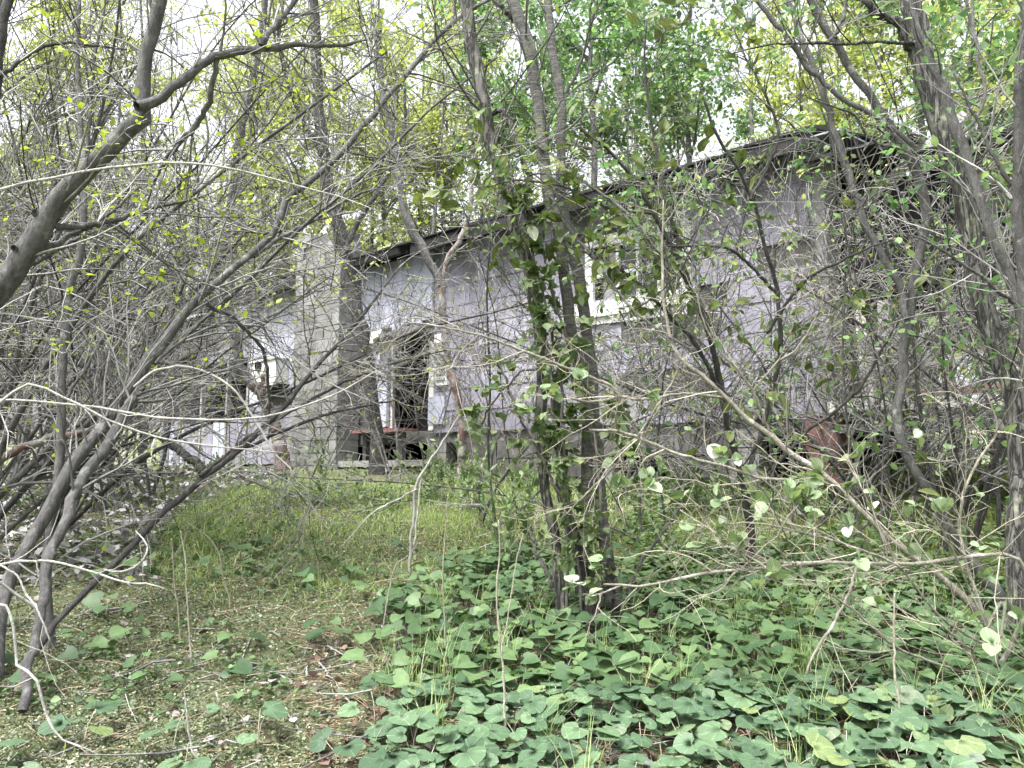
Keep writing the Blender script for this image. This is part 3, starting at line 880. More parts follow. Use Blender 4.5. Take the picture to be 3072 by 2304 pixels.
# pale foreground shrub whose twigs reach in from the left edge
b = on_ground(-700, 2.35)
def pale(pts, d0, d1): return (pts, d0, d1)
S = (-760, 2440)
traced_plant('pale_shrub', 'bare bone-white twigs arching in from the left edge in front of the slanting stems', 'shrub', b,
    [([(-700, 2430, 16), (-560, 1900, 13), (-300, 1350, 9), (-80, 1215, 7), (0, 1199, 6), (111, 1203, 6), (231, 1215, 6), (347, 1233, 6), (486, 1256, 6), (648, 1261, 5.5), (787, 1254, 5), (856, 1238, 5), (1024, 1175, 4), (1130, 1110, 2.5)], 2.35, 2.9)],
    [([(-560, 1900, 10), (-280, 1500, 9), (-60, 1260, 7), (56, 1165, 6.5), (83, 1153, 6.5), (125, 1162, 6.5), (185, 1192, 6.5), (241, 1219, 6.5), (324, 1266, 6), (394, 1293, 6), (463, 1314, 5.5), (579, 1333, 5), (718, 1347, 4), (847, 1358, 3)], 2.35, 2.8),
     ([(241, 1219, 4), (238, 1245, 4), (227, 1268, 3.5), (224, 1290, 3)], 2.5, 2.5),
     ([(463, 1316, 4), (454, 1347, 4), (452, 1370, 3.5), (451, 1398, 3)], 2.62, 2.6),
     ([(-560, 1900, 9), (-420, 1000, 8.5), (-200, 640, 8), (0, 572, 8), (139, 539, 7.5), (324, 505, 7), (509, 493, 6.5), (648, 498, 6), (787, 528, 5), (926, 565, 4), (1024, 590, 3.5), (1150, 640, 2)], 2.35, 2.9),
     ([(-560, 1900, 9), (-260, 1760, 8), (0, 1693, 6.5), (69, 1683, 6.5), (162, 1684, 6.5), (255, 1707, 6), (380, 1747, 5), (440, 1749, 4.5), (500, 1767, 3)], 2.3, 2.4),
     ([(111, 1683, 4), (113, 1735, 4), (102, 1763, 3)], 2.3, 2.3),
     ([(380, 1747, 3.5), (394, 1761, 3)], 2.38, 2.38),
     ([(-620, 2200, 9), (-250, 1830, 8), (0, 1814, 7), (28, 1860, 7), (44, 1953, 7), (39, 1994, 7), (60, 2008, 7), (106, 2045, 7), (120, 2105, 6.5), (148, 2170, 6), (185, 2217, 5.5), (259, 2247, 4)], 2.3, 2.35),
     ([(403, 1161, 7), (463, 1115, 7), (556, 1099, 6.5), (639, 1124, 6.5), (708, 1175, 6), (759, 1250, 6), (796, 1310, 6), (833, 1370, 5), (875, 1407, 4), (872, 1440, 3)], 3.9, 4.0),
     ([(0, 1694, 5), (45, 1725, 5), (75, 1780, 5), (105, 1815, 5), (130, 1860, 4.5), (150, 1925, 4)], 2.3, 2.3),
     ([(310, 1710, 4), (370, 1712, 4.5), (417, 1689, 4.5), (440, 1647, 4), (431, 1619, 3.5), (407, 1592, 2.5)], 2.5, 2.6)],
    'bark_pale', [dict(M=40, length=(.12, .5), K=6, wander=.2, rmax=.0022, rmin=.001, t0=.35)], dict(per=1, L=(.012, .022), keep=.3), tmat='bark_pale', rs=.58)

# ------------------------------------------------------------------ trees close to the house
b, d = g0(850, 1398)
d = 10.6; b = on_ground(850, d)
traced_plant('forked_tree', 'reddish leaning tree with a broken fork below the vent box', 'tree', b,
    [([(852, 1398, 28), (835, 1330, 25), (810, 1250, 21), (790, 1200, 20), (778, 1170, 22), (750, 1152, 22), (735, 1122, 20)], d, d - .1),
     ([(750, 1150, 22), (735, 1122, 20), (718, 1092, 19), (690, 944, 18), (660, 850, 17), (667, 768, 16), (694, 579, 15), (708, 463, 15), (740, 324, 14), (782, 130, 13), (800, -60, 11)], d - .08, 9.6, 'bark_grey')],
    [([(782, 1185, 13), (788, 1150, 9), (795, 1122, 6)], 10.4, 10.4)],
    'bark_red', [dict(M=20, length=(.5, 1.6), K=7, up=.1, rmax=.01, t0=.4), dict(M=120, length=(.3, .9), K=6, rmax=.005, rmin=.0022)], dict(per=2, L=(.03, .06), keep=.4))
d = 10.4; b = on_ground(1135, d)
traced_plant('chimney_tree', 'tall dark grey tree standing just to the right of the block chimney', 'tree', b,
    [([(1135, 1412, 36), (1128, 1290, 32), (1108, 1130, 31), (1090, 1000, 31), (1050, 860, 31), (1030, 740, 31), (990, 600, 29), (962, 400, 27), (950, 200, 25), (940, 0, 23), (930, -300, 18)], d, 10.2)],
    [([(1034, 760, 14), (1090, 640, 12), (1160, 520, 10), (1200, 400, 8), (1215, 250, 6)], 10.2, 10.0),
     ([(975, 480, 12), (900, 360, 10), (850, 220, 8), (830, 60, 6)], 10.2, 9.6)],
    'bark_dark', [dict(M=40, length=(.6, 2.0), K=7, up=.15, rmax=.011, t0=.35), dict(M=260, length=(.3, 1.0), K=6, rmax=.005, rmin=.0022)], dict(per=2, L=(.03, .06), keep=.5), rs=.66)
d = 9.3; b = on_ground(1390, d)
traced_plant('rusty_sapling', 'thin rusty-barked sapling in front of the doorway, pale and forked above', 'tree', b,
    [([(1392, 1420, 17), (1385, 1268, 16), (1367, 1161, 15), (1343, 1046, 14), (1334, 953, 14), (1323, 850, 15)], d, d - .1),
     ([(1325, 856, 15), (1318, 830, 15), (1290, 775, 17), (1265, 735, 18), (1228, 662, 17), (1200, 560, 14), (1180, 420, 12), (1150, 250, 10), (1140, 50, 8)], d - .1, 9.0, 'bark_grey')],
    [([(1324, 845, 10), (1345, 770, 9), (1385, 700, 11), (1410, 600, 9), (1420, 480, 7), (1460, 330, 5)], 9.2, 9.0)],
    'bark_red', [dict(M=20, length=(.5, 1.4), K=7, up=.15, rmax=.009, t0=.4), dict(M=120, length=(.25, .8), K=6, rmax=.0045, rmin=.002)], dict(per=2, L=(.03, .06), keep=.4))

# ------------------------------------------------------------------ the clump in the middle
DC = 4.05
b = on_ground(1688, DC)
tw = [dict(M=22, length=(.4, 1.2), K=7, up=.05, wander=.14, rmax=.007, t0=.45), dict(M=90, length=(.15, .5), K=5, rmax=.0032)]
_, CP1, _ = traced_plant('clump_tree', 'ivy-wrapped leftmost stem of the tree clump in the middle', 'tree', b,
    [([(1690, 1858, 30), (1686, 1790, 25), (1668, 1582, 23), (1648, 1458, 24), (1630, 1300, 26), (1632, 1138, 30), (1625, 1000, 30), (1600, 907, 30), (1572, 768, 30), (1547, 694, 31), (1524, 625, 32), (1515, 532, 32), (1492, 463, 32), (1468, 394, 31), (1455, 324, 32), (1441, 255, 32), (1418, 162, 33), (1398, 69, 32), (1390, 0, 32), (1380, -250, 28), (1375, -600, 22)], DC, 4.3)],
    [([(1465, 345, 14), (1500, 330, 12), (1530, 390, 11), (1560, 470, 9), (1600, 560, 8)], 4.25, 4.1)], 'bark_rough', tw, dict(per=2, L=(.03, .06), keep=.4), lmat='canopy_green', tmat='twig_dark', rs=0.66)
b = on_ground(1785, DC + .02)
traced_plant('clump_tree', 'scaly grey middle stem of the tree clump, bending left towards the top', 'tree', b,
    [([(1783, 1868, 34), (1783, 1814, 28), (1776, 1675, 26), (1770, 1536, 26), (1757, 1400, 27), (1762, 1277, 27), (1746, 1138, 26), (1718, 1046, 26), (1705, 930, 26), (1691, 814, 26), (1663, 671, 26), (1640, 602, 27), (1626, 532, 27), (1617, 440, 28), (1607, 370, 28), (1598, 315, 28), (1584, 231, 28), (1566, 139, 28), (1547, 60, 27), (1529, 0, 26), (1490, -250, 22), (1460, -600, 17)], DC + .02, 4.4)],
    [([(1547, 60, 16), (1520, 40, 13), (1480, 10, 10), (1450, -60, 8)], 4.3, 4.2),
     ([(1640, 602, 9), (1709, 700, 7), (1765, 760, 6.5), (1811, 828, 6.5), (1857, 888, 6.5), (1927, 953, 6), (1996, 1004, 5.5), (2080, 1050, 4)], 4.1, 3.6),
     ([(1617, 440, 8), (1672, 486, 7), (1765, 555, 6.5), (1857, 620, 6), (1917, 680, 5), (1980, 760, 3)], 4.2, 3.7)], 'bark_ring', tw, dict(per=2, L=(.03, .06), keep=.4), lmat='canopy_green', tmat='twig_dark', rs=0.68)
b = on_ground(1848, DC + .05)
traced_plant('clump_tree', 'slimmer right-hand stem of the tree clump with ringed pale bark', 'tree', b,
    [([(1848, 1880, 28), (1832, 1700, 24), (1815, 1500, 22), (1800, 1300, 23), (1788, 1138, 24), (1775, 1000, 25), (1752, 850, 25), (1712, 700, 24), (1690, 550, 22), (1692, 420, 21), (1684, 300, 21), (1665, 162, 20), (1658, 69, 19), (1649, 0, 19), (1640, -250, 16), (1630, -600, 12)], DC + .05, 4.6)],
    [([(1690, 300, 8), (1730, 210, 7), (1760, 120, 6), (1790, 0, 5)], 4.55, 4.5)], 'bark_ring', tw, dict(per=2, L=(.03, .06), keep=.4), lmat='canopy_green', tmat='twig_dark', rs=0.7)
b = on_ground(1765, DC - .06)
traced_plant('rotten_stem', 'black rotting short stem between the living stems of the clump', 'dead tree', b,
    [([(1768, 1880, 30), (1742, 1712, 25), (1732, 1629, 24), (1714, 1536, 23), (1697, 1393, 22), (1686, 1300, 20), (1672, 1215, 15), (1665, 1180, 8)], DC - .06, DC)], [], 'bark_dark')
b = on_ground(1840, DC - .1)
traced_plant('rotten_stem', 'blackened hollow stub at the right foot of the tree clump', 'dead tree', b,
    [([(1852, 1890, 22), (1842, 1820, 19), (1835, 1740, 17), (1830, 1660, 11), (1828, 1630, 5)], DC - .1, DC - .12)], [], 'bark_dark')
for pts, lab in (([(1672, 1800, 8), (1640, 1730, 8), (1610, 1660, 8), (1588, 1590, 6)], 'short dead stick leaning against the left stem of the clump'),
                 ([(1880, 1800, 7), (1930, 1700, 7), (1990, 1600, 7), (2050, 1510, 6)], 'bent dark stick rising to the right of the clump foot')):
    d = float(gdepth(pts[0][1] + 20))
    traced_plant('stick', lab, 'stick', on_ground(pts[0][0], d), [(pts, d, d + .15)], [], 'bark_olive')

# ivy on the clump: stems, and leaves one by one
ivy = root_at('ivy', on_ground(1740, DC - .12), 'dull green ivy climbing the three stems of the middle clump', 'ivy')
ivs = []
for k, pts in enumerate([
    [(1700, 1880, 5), (1700, 1600, 5), (1660, 1300, 5), (1640, 1050, 5), (1590, 850, 4), (1560, 650, 3), (1530, 480, 2)],
    [(1740, 1890, 5), (1730, 1650, 5), (1690, 1400, 5), (1680, 1150, 5), (1640, 950, 4), (1600, 760, 4), (1570, 600, 2)],
    [(1790, 1890, 5), (1800, 1650, 5), (1790, 1400, 5), (1760, 1200, 5), (1700, 1000, 4), (1650, 850, 4), (1620, 650, 2)],
    [(1690, 1500, 4), (1620, 1380, 4), (1560, 1260, 4), (1520, 1150, 4), (1480, 1050, 2)],
    [(1640, 1100, 4), (1570, 1120, 4), (1500, 1180, 3), (1450, 1260, 3), (1430, 1330, 2)],
    [(1760, 1250, 4), (1850, 1300, 4), (1920, 1380, 3), (1950, 1480, 2)]]):
    P, R = trace(pts, DC - .16, DC - .02, 26, .6)
    ivs.append((P, R))
    a = Acc(); tubes(a, P, R, 5); part(a, 'vine_stem', 'bark_olive', ivy)
IP, IR = stack(ivs, 20)
IS, ISR = grow(IP, IR, 120, (.12, .35), K=5, ang=(.7, 1.4), wander=.25, rmax=.003, t0=.1)
a = Acc(); tubes(a, IS, ISR, 4); part(a, 'shoots', 'twig_tan', ivy, 'stuff')
p, T = along(IS, 295, .2)
dd = T * .4 + rng.normal(0, .5, p.shape) + np.array([0, -.45, -.45])
leaf_parts(ivy, p, dd, rng.uniform(.045, .09, len(p)), IVYS, .8)
lv = Acc(); p, T = along(IS, 700, .1)
leaves(lv, p, T * .4 + rng.normal(0, .6, p.shape) + np.array([0, -.2, -.3]), rng.uniform(.03, .06, len(p)), rng.uniform(.025, .05, len(p)), .8)
part(lv, 'foliage', 'ivy_small', ivy, 'stuff')

# ------------------------------------------------------------------ the right-hand trees
b = on_ground(3075, 3.75)
rt = [dict(M=26, length=(.35, 1.0), K=7, up=.05, wander=.14, rmax=.006), dict(M=110, length=(.15, .45), K=5, rmax=.003)]
traced_plant('rough_tree', 'thick rough-barked tree at the right with a loose strip of bark near the top', 'tree', b,
    [([(3075, 1920, 60), (3055, 1767, 52), (3040, 1652, 48), (3042, 1450, 46), (3040, 1250, 46), (3002, 1115, 46), (2955, 1000, 46), (2918, 861, 46), (2900, 740, 46), (2875, 602, 46), (2844, 463, 46), (2807, 370, 46), (2770, 231, 47), (2745, 139, 48), (2728, 0, 48), (2700, -250, 42), (2680, -600, 34)], 3.75, 4.2)],
    [([(2745, 170, 26), (2696, 95, 22), (2627, 46, 19), (2571, 0, 17), (2480, -90, 13)], 4.1, 4.0),
     ([(2745, 130, 10), (2696, 125, 9), (2604, 123, 8), (2465, 132, 7), (2330, 130, 5), (2200, 160, 3)], 4.05, 3.9)],
    'bark_rough', rt, dict(per=3, L=(.03, .06), keep=.6), sides=14, lmat='canopy_green', tmat='twig_dark', rs=0.66)
b = on_ground(3190, 3.55)
traced_plant('smooth_tree', 'smooth pale grey stem crossing in front of the rough right-hand trunk', 'tree', b,
    [([(3190, 1969, 30), (3160, 1500, 27), (3100, 1120, 25), (3043, 920, 23), (3010, 830, 22), (2955, 718, 21), (2937, 625, 20), (2909, 509, 20), (2877, 417, 20), (2830, 278, 19), (2779, 153, 18), (2733, 23, 17), (2690, -120, 14), (2640, -400, 10)], 3.55, 3.8)],
    [([(2877, 420, 9), (2960, 300, 8), (2940, 180, 8), (2920, 60, 7), (2925, -80, 5)], 3.75, 3.9),
     ([(3040, 910, 9), (2960, 840, 8), (2880, 790, 6), (2800, 740, 5), (2720, 700, 3)], 3.6, 3.4)],
    'bark_grey', rt, dict(per=3, L=(.03, .06), keep=.6), lmat='canopy_green', rs=0.7)
b = on_ground(3010, 4.3)
traced_plant('bending_tree', 'crooked dark stem leaning left from the right-hand thicket, forked at mid height', 'tree', b,
    [([(3015, 1812, 28), (2951, 1721, 25), (2881, 1638, 23), (2835, 1559, 22), (2789, 1481, 22), (2742, 1402, 21), (2700, 1310, 20), (2690, 1240, 20), (2706, 1092, 20), (2716, 980, 20), (2745, 800, 20), (2770, 671, 21), (2766, 579, 22), (2742, 509, 21), (2696, 426, 20), (2650, 347, 19), (2604, 278, 18), (2557, 208, 17), (2492, 116, 17), (2428, 0, 16), (2330, -180, 13), (2250, -450, 8)], 4.3, 4.2)],
    [([(2716, 960, 15), (2696, 851, 16), (2654, 782, 16), (2613, 694, 16), (2585, 639, 16), (2562, 546, 15), (2529, 463, 15), (2497, 380, 15), (2474, 301, 14), (2455, 231, 14), (2418, 148, 14), (2391, 69, 14), (2363, 0, 13), (2320, -150, 10)], 4.2, 4.6),
     ([(2760, 450, 12), (2696, 394, 12), (2627, 343, 12), (2557, 296, 12), (2488, 241, 12), (2441, 199, 12), (2381, 134, 12), (2307, 42, 11), (2266, 0, 10), (2180, -90, 7)], 4.15, 4.3),
     ([(2505, 115, 9), (2530, 40, 8), (2545, -60, 7)], 4.2, 4.2),
     ([(2696, 440, 8), (2640, 435, 7), (2600, 400, 6), (2570, 350, 5), (2500, 320, 4), (2420, 290, 3)], 4.15, 3.9),
     ([(2835, 1559, 10), (2870, 1500, 10), (2930, 1460, 9), (3000, 1430, 8), (3080, 1410, 6)], 4.25, 4.0)],
    'bark_grey', rt, dict(per=3, L=(.03, .06), keep=.6), lmat='canopy_green', tmat='twig_dark', rs=0.7)
b = on_ground(3130, 3.3)
traced_plant('edge_tree', 'mossy upright trunk cut by the right edge of the picture', 'tree', b,
    [([(3110, 2038, 34), (3080, 1700, 30), (3075, 1300, 26), (3055, 900, 24), (3048, 768, 24), (3043, 509, 23), (3045, 324, 22), (3062, 93, 21), (3070, -100, 20), (3080, -500, 15)], 3.3, 3.5)],
    [([(3045, 560, 10), (2985, 470, 8), (2950, 380, 7), (2900, 300, 5), (2850, 200, 3)], 3.45, 3.6)],
    'bark_dark', rt, dict(per=3, L=(.03, .06), keep=.6), lmat='canopy_green', rs=0.75)

# pale shrub on the right with big light leaves
b = on_ground(3000, 3.35)
root, OP, OR = traced_plant('olive_shrub', 'sprawling pale-twigged shrub with light silvery leaves across the lower right', 'shrub', b,
    [([(3005, 2000, 20), (2960, 1880, 18), (2830, 1740, 16), (2680, 1620, 15), (2571, 1518, 14), (2488, 1439, 14), (2395, 1374, 14), (2312, 1310, 13), (2247, 1259, 12), (2187, 1198, 11), (2094, 1110, 10), (2048, 1075, 9), (2012, 1000, 8), (1991, 907, 7.5), (1982, 796, 7), (1985, 700, 5), (1990, 600, 3)], 3.35, 3.75)],
    [([(2048, 1082, 6), (1996, 1185, 5.5), (1853, 1388, 5), (1760, 1480, 4.5), (1690, 1550, 3.5)], 3.7, 3.5),
     ([(2187, 1198, 7), (2048, 1180, 7), (1927, 1198, 7), (1857, 1189, 7), (1765, 1203, 6.5), (1714, 1194, 5)], 3.7, 3.5),
     ([(1857, 1189, 6), (1834, 1162, 7), (1742, 1120, 7), (1672, 1092, 6.5), (1556, 1046, 6.5), (1436, 1006, 6), (1348, 986, 5.5), (1218, 967, 4)], 3.55, 3.3),
     ([(1436, 1006, 4.5), (1385, 1055, 5), (1360, 1101, 5), (1362, 1129, 4.5), (1390, 1162, 3)], 3.4, 3.4),
     ([(2488, 1440, 7), (2300, 1440, 8), (2187, 1405, 8), (2048, 1370, 8), (1950, 1333, 8), (1857, 1300, 8), (1769, 1291, 6)], 3.6, 3.5),
     ([(2312, 1310, 7), (2290, 1240, 6), (2262, 1170, 6), (2200, 1100, 5.5), (2150, 1040, 5), (2110, 960, 4), (2090, 880, 3)], 3.65, 3.5),
     ([(2262, 1170, 5), (2330, 1090, 5), (2400, 1035, 5), (2450, 950, 4), (2480, 860, 3)], 3.6, 3.4),
     ([(3005, 1990, 12), (3090, 1800, 11), (3060, 1690, 11), (3020, 1670, 10), (2928, 1673, 10), (2742, 1700, 9.5), (2557, 1696, 9), (2418, 1696, 9), (2303, 1705, 8.5), (2141, 1721, 8), (2048, 1735, 7.5), (1931, 1758, 6.5), (1871, 1758, 6), (1811, 1754, 4)], 3.3, 2.9),
     ([(1865, 1758, 5), (1830, 1775, 5), (1783, 1788, 5), (1750, 1781, 3)], 2.95, 2.9),
     ([(2571, 1700, 7), (2534, 1795, 7), (2478, 1897, 6.5), (2441, 1957, 6), (2418, 2022, 4)], 3.05, 2.95),
     ([(2464, 1930, 4.5), (2511, 1943, 4.5), (2626, 1955, 4.5), (2687, 1948, 4)], 3.0, 3.05),
     ([(2303, 1705, 5), (2200, 1640, 5), (2110, 1580, 4.5), (2040, 1530, 3)], 2.95, 3.1),
     ([(2700, 1700, 6), (2560, 1640, 6), (2400, 1600, 5.5), (2260, 1570, 5), (2160, 1575, 3)], 3.1, 3.0),
     ([(2990, 2060, 8), (2904, 2022, 7), (2765, 1976, 6.5), (2673, 1934, 6), (2560, 1830, 5), (2450, 1760, 4), (2330, 1690, 3)], 3.2, 2.9),
     ([(2995, 2020, 8), (2937, 2050, 6), (2918, 1953, 6.5), (2877, 1920, 6), (2800, 1850, 4)], 3.2, 3.0),
     ([(2937, 2050, 5), (2915, 2080, 5), (2900, 2101, 4)], 3.0, 3.0),
     ([(3005, 2010, 10), (3090, 2080, 6), (3066, 2087, 5), (2988, 2180, 5), (2877, 2295, 4)], 3.2, 2.7),
     ([(2960, 1880, 9), (2900, 1700, 8), (2880, 1560, 7), (2930, 1400, 6), (2990, 1290, 5), (2960, 1180, 3)], 3.3, 3.2),
     ([(2990, 1950, 8), (2860, 1880, 7), (2760, 1780, 6), (2660, 1640, 5), (2620, 1540, 4), (2560, 1420, 3)], 3.3, 3.1),
     ([(2960, 1880, 8), (3010, 1800, 7), (2980, 1930, 6), (2880, 1700, 5), (2800, 1540, 4)], 3.3, 3.1)],
    'bark_tan', [dict(M=170, length=(.25, .75), K=7, wander=.16, rmax=.0042, t0=.2), dict(M=760, length=(.1, .34), K=5, wander=.22, rmax=.0024, rmin=.0011)], None, tmat='twig_tan', rs=.62)
# its leaves: in whorls at the shoot tips
px_, py_ = to_px(OP[:, -1])
sel = np.flatnonzero((px_ > 1650) & (px_ < 3200) & (py_ > 1150) & (rng.random(len(px_)) < .30))[:60]
pos, dirs = [], []
for k in sel:
    tip = OP[k, -1]; T = unit(OP[k, -1] - OP[k, -2])
    for q in range(int(rng.integers(2, 5))):
        pos.append(tip - T * rng.uniform(0, .03)); dirs.append(T * .5 + rng.normal(0, .7, 3) + [0, 0, .15])
WHORLS = [(1780, 1790, 2.92), (1720, 1760, 2.92), (1800, 1690, 2.95), (2030, 1500, 3.3), (2060, 1580, 3.1), (2110, 1640, 3.0), (2160, 1590, 3.0), (2290, 1500, 3.2), (2380, 1480, 3.2), (2450, 1470, 3.3), (2560, 1450, 3.3), (2880, 2110, 3.0), (2920, 2130, 3.0), (1600, 1160, 3.3), (1660, 1180, 3.3), (1740, 1150, 3.4), (1590, 1230, 3.3), (2560, 1380, 3.3), (2600, 1330, 3.3), (2760, 1290, 3.3), (2440, 1540, 3.1), (2750, 1520, 3.2), (2950, 1640, 3.0), (2900, 1860, 3.0)]
for x, y, d in WHORLS:
    p0 = at(x, y, d)
    for q in range(4): pos.append(p0 + rng.normal(0, .012, 3)); dirs.append(np.array([rng.normal(0, 1), rng.normal(0, .6), rng.normal(.1, .5)]))
pos, dirs = np.array(pos)[:295], np.array(dirs)[:295]
leaf_parts(root, pos, dirs, rng.uniform(.038, .07, len(pos)), PALES, .6)

# dark-leaved shrub arching above the middle, in front of the wall
b = on_ground(2250, 4.9)
root, HP, HR = traced_plant('arching_shrub', 'dark-twigged shrub with oval olive leaves arching in front of the window', 'shrub', b,
    [([(2250, 1720, 16), (2240, 1500, 14), (2180, 1200, 12), (2090, 900, 10), (1960, 640, 9), (1850, 480, 7), (1760, 400, 4)], 4.9, 4.0)],
    [([(2230, 1450, 10), (2320, 1150, 9), (2330, 880, 8), (2240, 560, 7), (2150, 400, 6), (2100, 260, 4)], 4.85, 4.3),
     ([(2180, 1200, 9), (2050, 1000, 8), (1920, 860, 7), (1800, 780, 6), (1690, 720, 4)], 4.6, 4.0),
     ([(2090, 900, 8), (2000, 620, 7), (1960, 400, 6), (1930, 220, 5), (1940, 60, 3)], 4.4, 4.2),
     ([(2300, 1000, 7), (2420, 850, 6), (2560, 760, 5), (2680, 720, 3)], 4.6, 4.2),
     ([(2330, 880, 7), (2200, 760, 6), (2060, 740, 5), (1900, 750, 4), (1780, 760, 2)], 4.5, 4.0),
     ([(2250, 600, 6), (2330, 420, 6), (2300, 300, 5), (2240, 180, 4), (2200, 80, 3)], 4.3, 4.4),
     ([(1960, 640, 6), (1830, 620, 5), (1700, 560, 4), (1560, 540, 3), (1460, 560, 2)], 4.1, 3.9),
     ([(2240, 1500, 8), (2420, 1300, 7), (2560, 1180, 6), (2640, 1060, 5), (2700, 960, 3)], 4.8, 4.3)],
    'bark_dark', [dict(M=150, length=(.3, .9), K=7, wander=.16, up=.03, rmax=.0045), dict(M=800, length=(.12, .42), K=5, wander=.2, rmax=.0025, rmin=.0012)], None, tmat='twig_dark')
pos, T = along(HP, 298, .4)
leaf_parts(root, pos, T * .6 + rng.normal(0, .6, pos.shape) + [0, 0, -.1], rng.uniform(.06, .12, len(pos)), OVALS, .7)
lv = Acc(); tip_leaves(lv, HP, 2, (.03, .06), .5, keep=.9); part(lv, 'foliage', 'weed_leaf', root, 'stuff')

# ------------------------------------------------------------------ thickets: many-stemmed saplings
def thicket(name, label, cat, group, x, y, H, lean=(0, 0), nst=5, nbr=34, ntw=150, nsub=260, mat='bark_grey', tmat='twig_grey', leaf=(1, (.02, .04), .3), lmat='bud_leaf', spread=.28, r0=.02, bl=1.0):
    base = np.array([x, y, float(ground_z(x, y))])
    root = root_at(name, base, label, cat, group)
    K = 10
    P = np.empty((nst, K, 3)); P[:, 0] = base + np.c_[rng.normal(0, .10, (nst, 2)), np.full(nst, -.05)]
    d = unit(np.c_[rng.normal(0, spread, (nst, 2)) + np.asarray(lean), np.ones(nst)])
    dr = np.c_[rng.normal(0, .03, (nst, 2)) + np.asarray(lean) * .06, rng.normal(-.03, .03, nst)]
    L = H * rng.uniform(.65, 1.1, nst)
    for k in range(1, K):
        d = unit(d + dr + rng.normal(0, .07, (nst, 3)))
        P[:, k] = P[:, k - 1] + d * (L / (K - 1))[:, None]
    R = (r0 * rng.uniform(.5, 1.15, nst))[:, None] * np.linspace(1, .25, K)[None]
    for k in range(nst):
        w = resample(np.concatenate([P[k], R[k][:, None]], 1), 20)
        a = Acc(); tubes(a, w[:, :3], w[:, 3], 7); part(a, 'stem', mat, root)
    tw, lv = Acc(), Acc()
    P1, R1 = grow(P, R, nbr, (.5 * bl, 1.5 * bl), K=7, ang=(.4, 1.1), wander=.13, rmax=r0 * .45, rmin=.0025)
    tubes(tw, P1, R1, 4)
    P2, R2 = grow(np.concatenate([P1]), R1, ntw, (.25 * bl, .9 * bl), K=5, wander=.17, rmax=.006, rmin=.0026)
    tubes(tw, P2, R2, 3)
    if nsub:
        P3, R3 = grow(P2, R2, nsub, (.12 * bl, .45 * bl), K=4, wander=.22, rmax=.004, rmin=.0022)
        tubes(tw, P3, R3, 3)
    else: P3 = P2
    part(tw, 'twigs', tmat, root, 'stuff')
    if leaf:
        tip_leaves(lv, P3, leaf[0], leaf[1], keep=leaf[2]); part(lv, 'foliage', lmat, root, 'stuff')
    return root

FAR_PLACES = [(-250, 'beyond the left edge'), (0, 'behind the leaning tree'), (250, 'behind the upright sapling'), (500, 'behind the side porch'), (720, 'behind the boarded hatch'), (940, 'just left of the chimney'), (1140, 'behind the chimney'), (1300, 'above the doorway'), (1440, 'above the wall right of the doorway'), (1580, 'just left of the stem clump'), (1760, 'behind the stem clump'), (1940, 'above the left end of the window'), (2110, 'above the right end of the window'), (2400, 'above the wall right of the window'), (2560, 'behind the house corner'), (2780, 'behind the collapsed porch'), (3010, 'behind the rough trunk'), (9999, 'beyond the right edge')]
NEAR_PLACES = [(-330, 'at the far left edge'), (-150, 'under the leaning tree'), (20, 'behind the fallen red branch'), (180, 'behind the upright sapling'), (290, 'behind the slanting twin stems'), (399, 'left of the side porch'), (700, 'before the side porch'), (1000, 'before the chimney'), (1250, 'before the doorway'), (1400, 'beside the rusty sapling'), (1540, 'left of the stem clump'), (1660, 'behind the stem clump'), (1800, 'left of the window'), (1990, 'below the window'), (2120, 'below the right window jamb'), (2300, 'behind the arching shrub'), (2500, 'near the house corner'), (2760, 'before the collapsed porch'), (2900, 'left of the rough trunk'), (3060, 'behind the rough trunk'), (3200, 'near the right edge'), (9999, 'beyond the right edge')]
def place_labels(what, spots_, places):
    """One label for each spot (px, depth, ...): a landmark, and nearer / farther where two share it."""
    key = [next(t for lim, t in places if s_[0] <= lim) for s_ in spots_]
    out = []
    for k, s_ in zip(key, spots_):
        same = sorted(q[1] for q, k2 in zip(spots_, key) if k2 == k)
        w = '' if len(same) == 1 else ([', the nearer', ', the farther'] if len(same) == 2 else [', nearest of three', ', middle of three', ', farthest of three'] if len(same) == 3 else [', ' + o + ' from the front' for o in ('first', 'second', 'third', 'fourth', 'fifth', 'sixth')])[same.index(s_[1])]
        out.append(what + ' ' + k + w)
    return out

SP = [(-500, 4.6), (-300, 5.2), (-120, 4.8), (60, 5.6), (230, 6.2), (-380, 6.4), (-80, 6.8), (130, 7.4), (320, 7.0), (380, 8.0), (250, 8.8), (40, 8.6), (-200, 8.2), (-420, 9.2), (330, 10.2), (110, 10.6), (-100, 10.4), (-300, 11.5), (420, 11.8), (200, 12.4), (0, 13), (-500, 13.5)]
for (px, y), LBL in zip(SP, place_labels('bare grey many-stemmed sapling', SP, NEAR_PLACES)):
    g = on_ground(px + rng.uniform(-40, 40), y)
    thicket('thicket_sapling', LBL, 'sapling', 'saplings of the thicket left of the house', g[0], g[1], rng.uniform(3.6, 5.8) * (.8 + .03 * y), lean=(rng.normal(.10 if px > 200 else .25, .2), rng.normal(0, .12)), nst=int(rng.integers(4, 7)), nbr=62, ntw=360, nsub=460, mat='bark_grey' if rng.random() < .6 else 'bark_dark', tmat='twig_grey' if rng.random() < .55 else 'twig_dark', leaf=(1, (.02, .05), .5), r0=rng.uniform(.014, .03), bl=1.1)
SP = [(960, 9.9), (1200, 9.4), (1300, 10.0), (1480, 8.8), (1600, 8.2), (1720, 7.9), (1850, 7.6), (1960, 7.0), (2050, 7.3), (2200, 6.6), (2350, 6.9), (2450, 6.2), (2550, 6.4)]
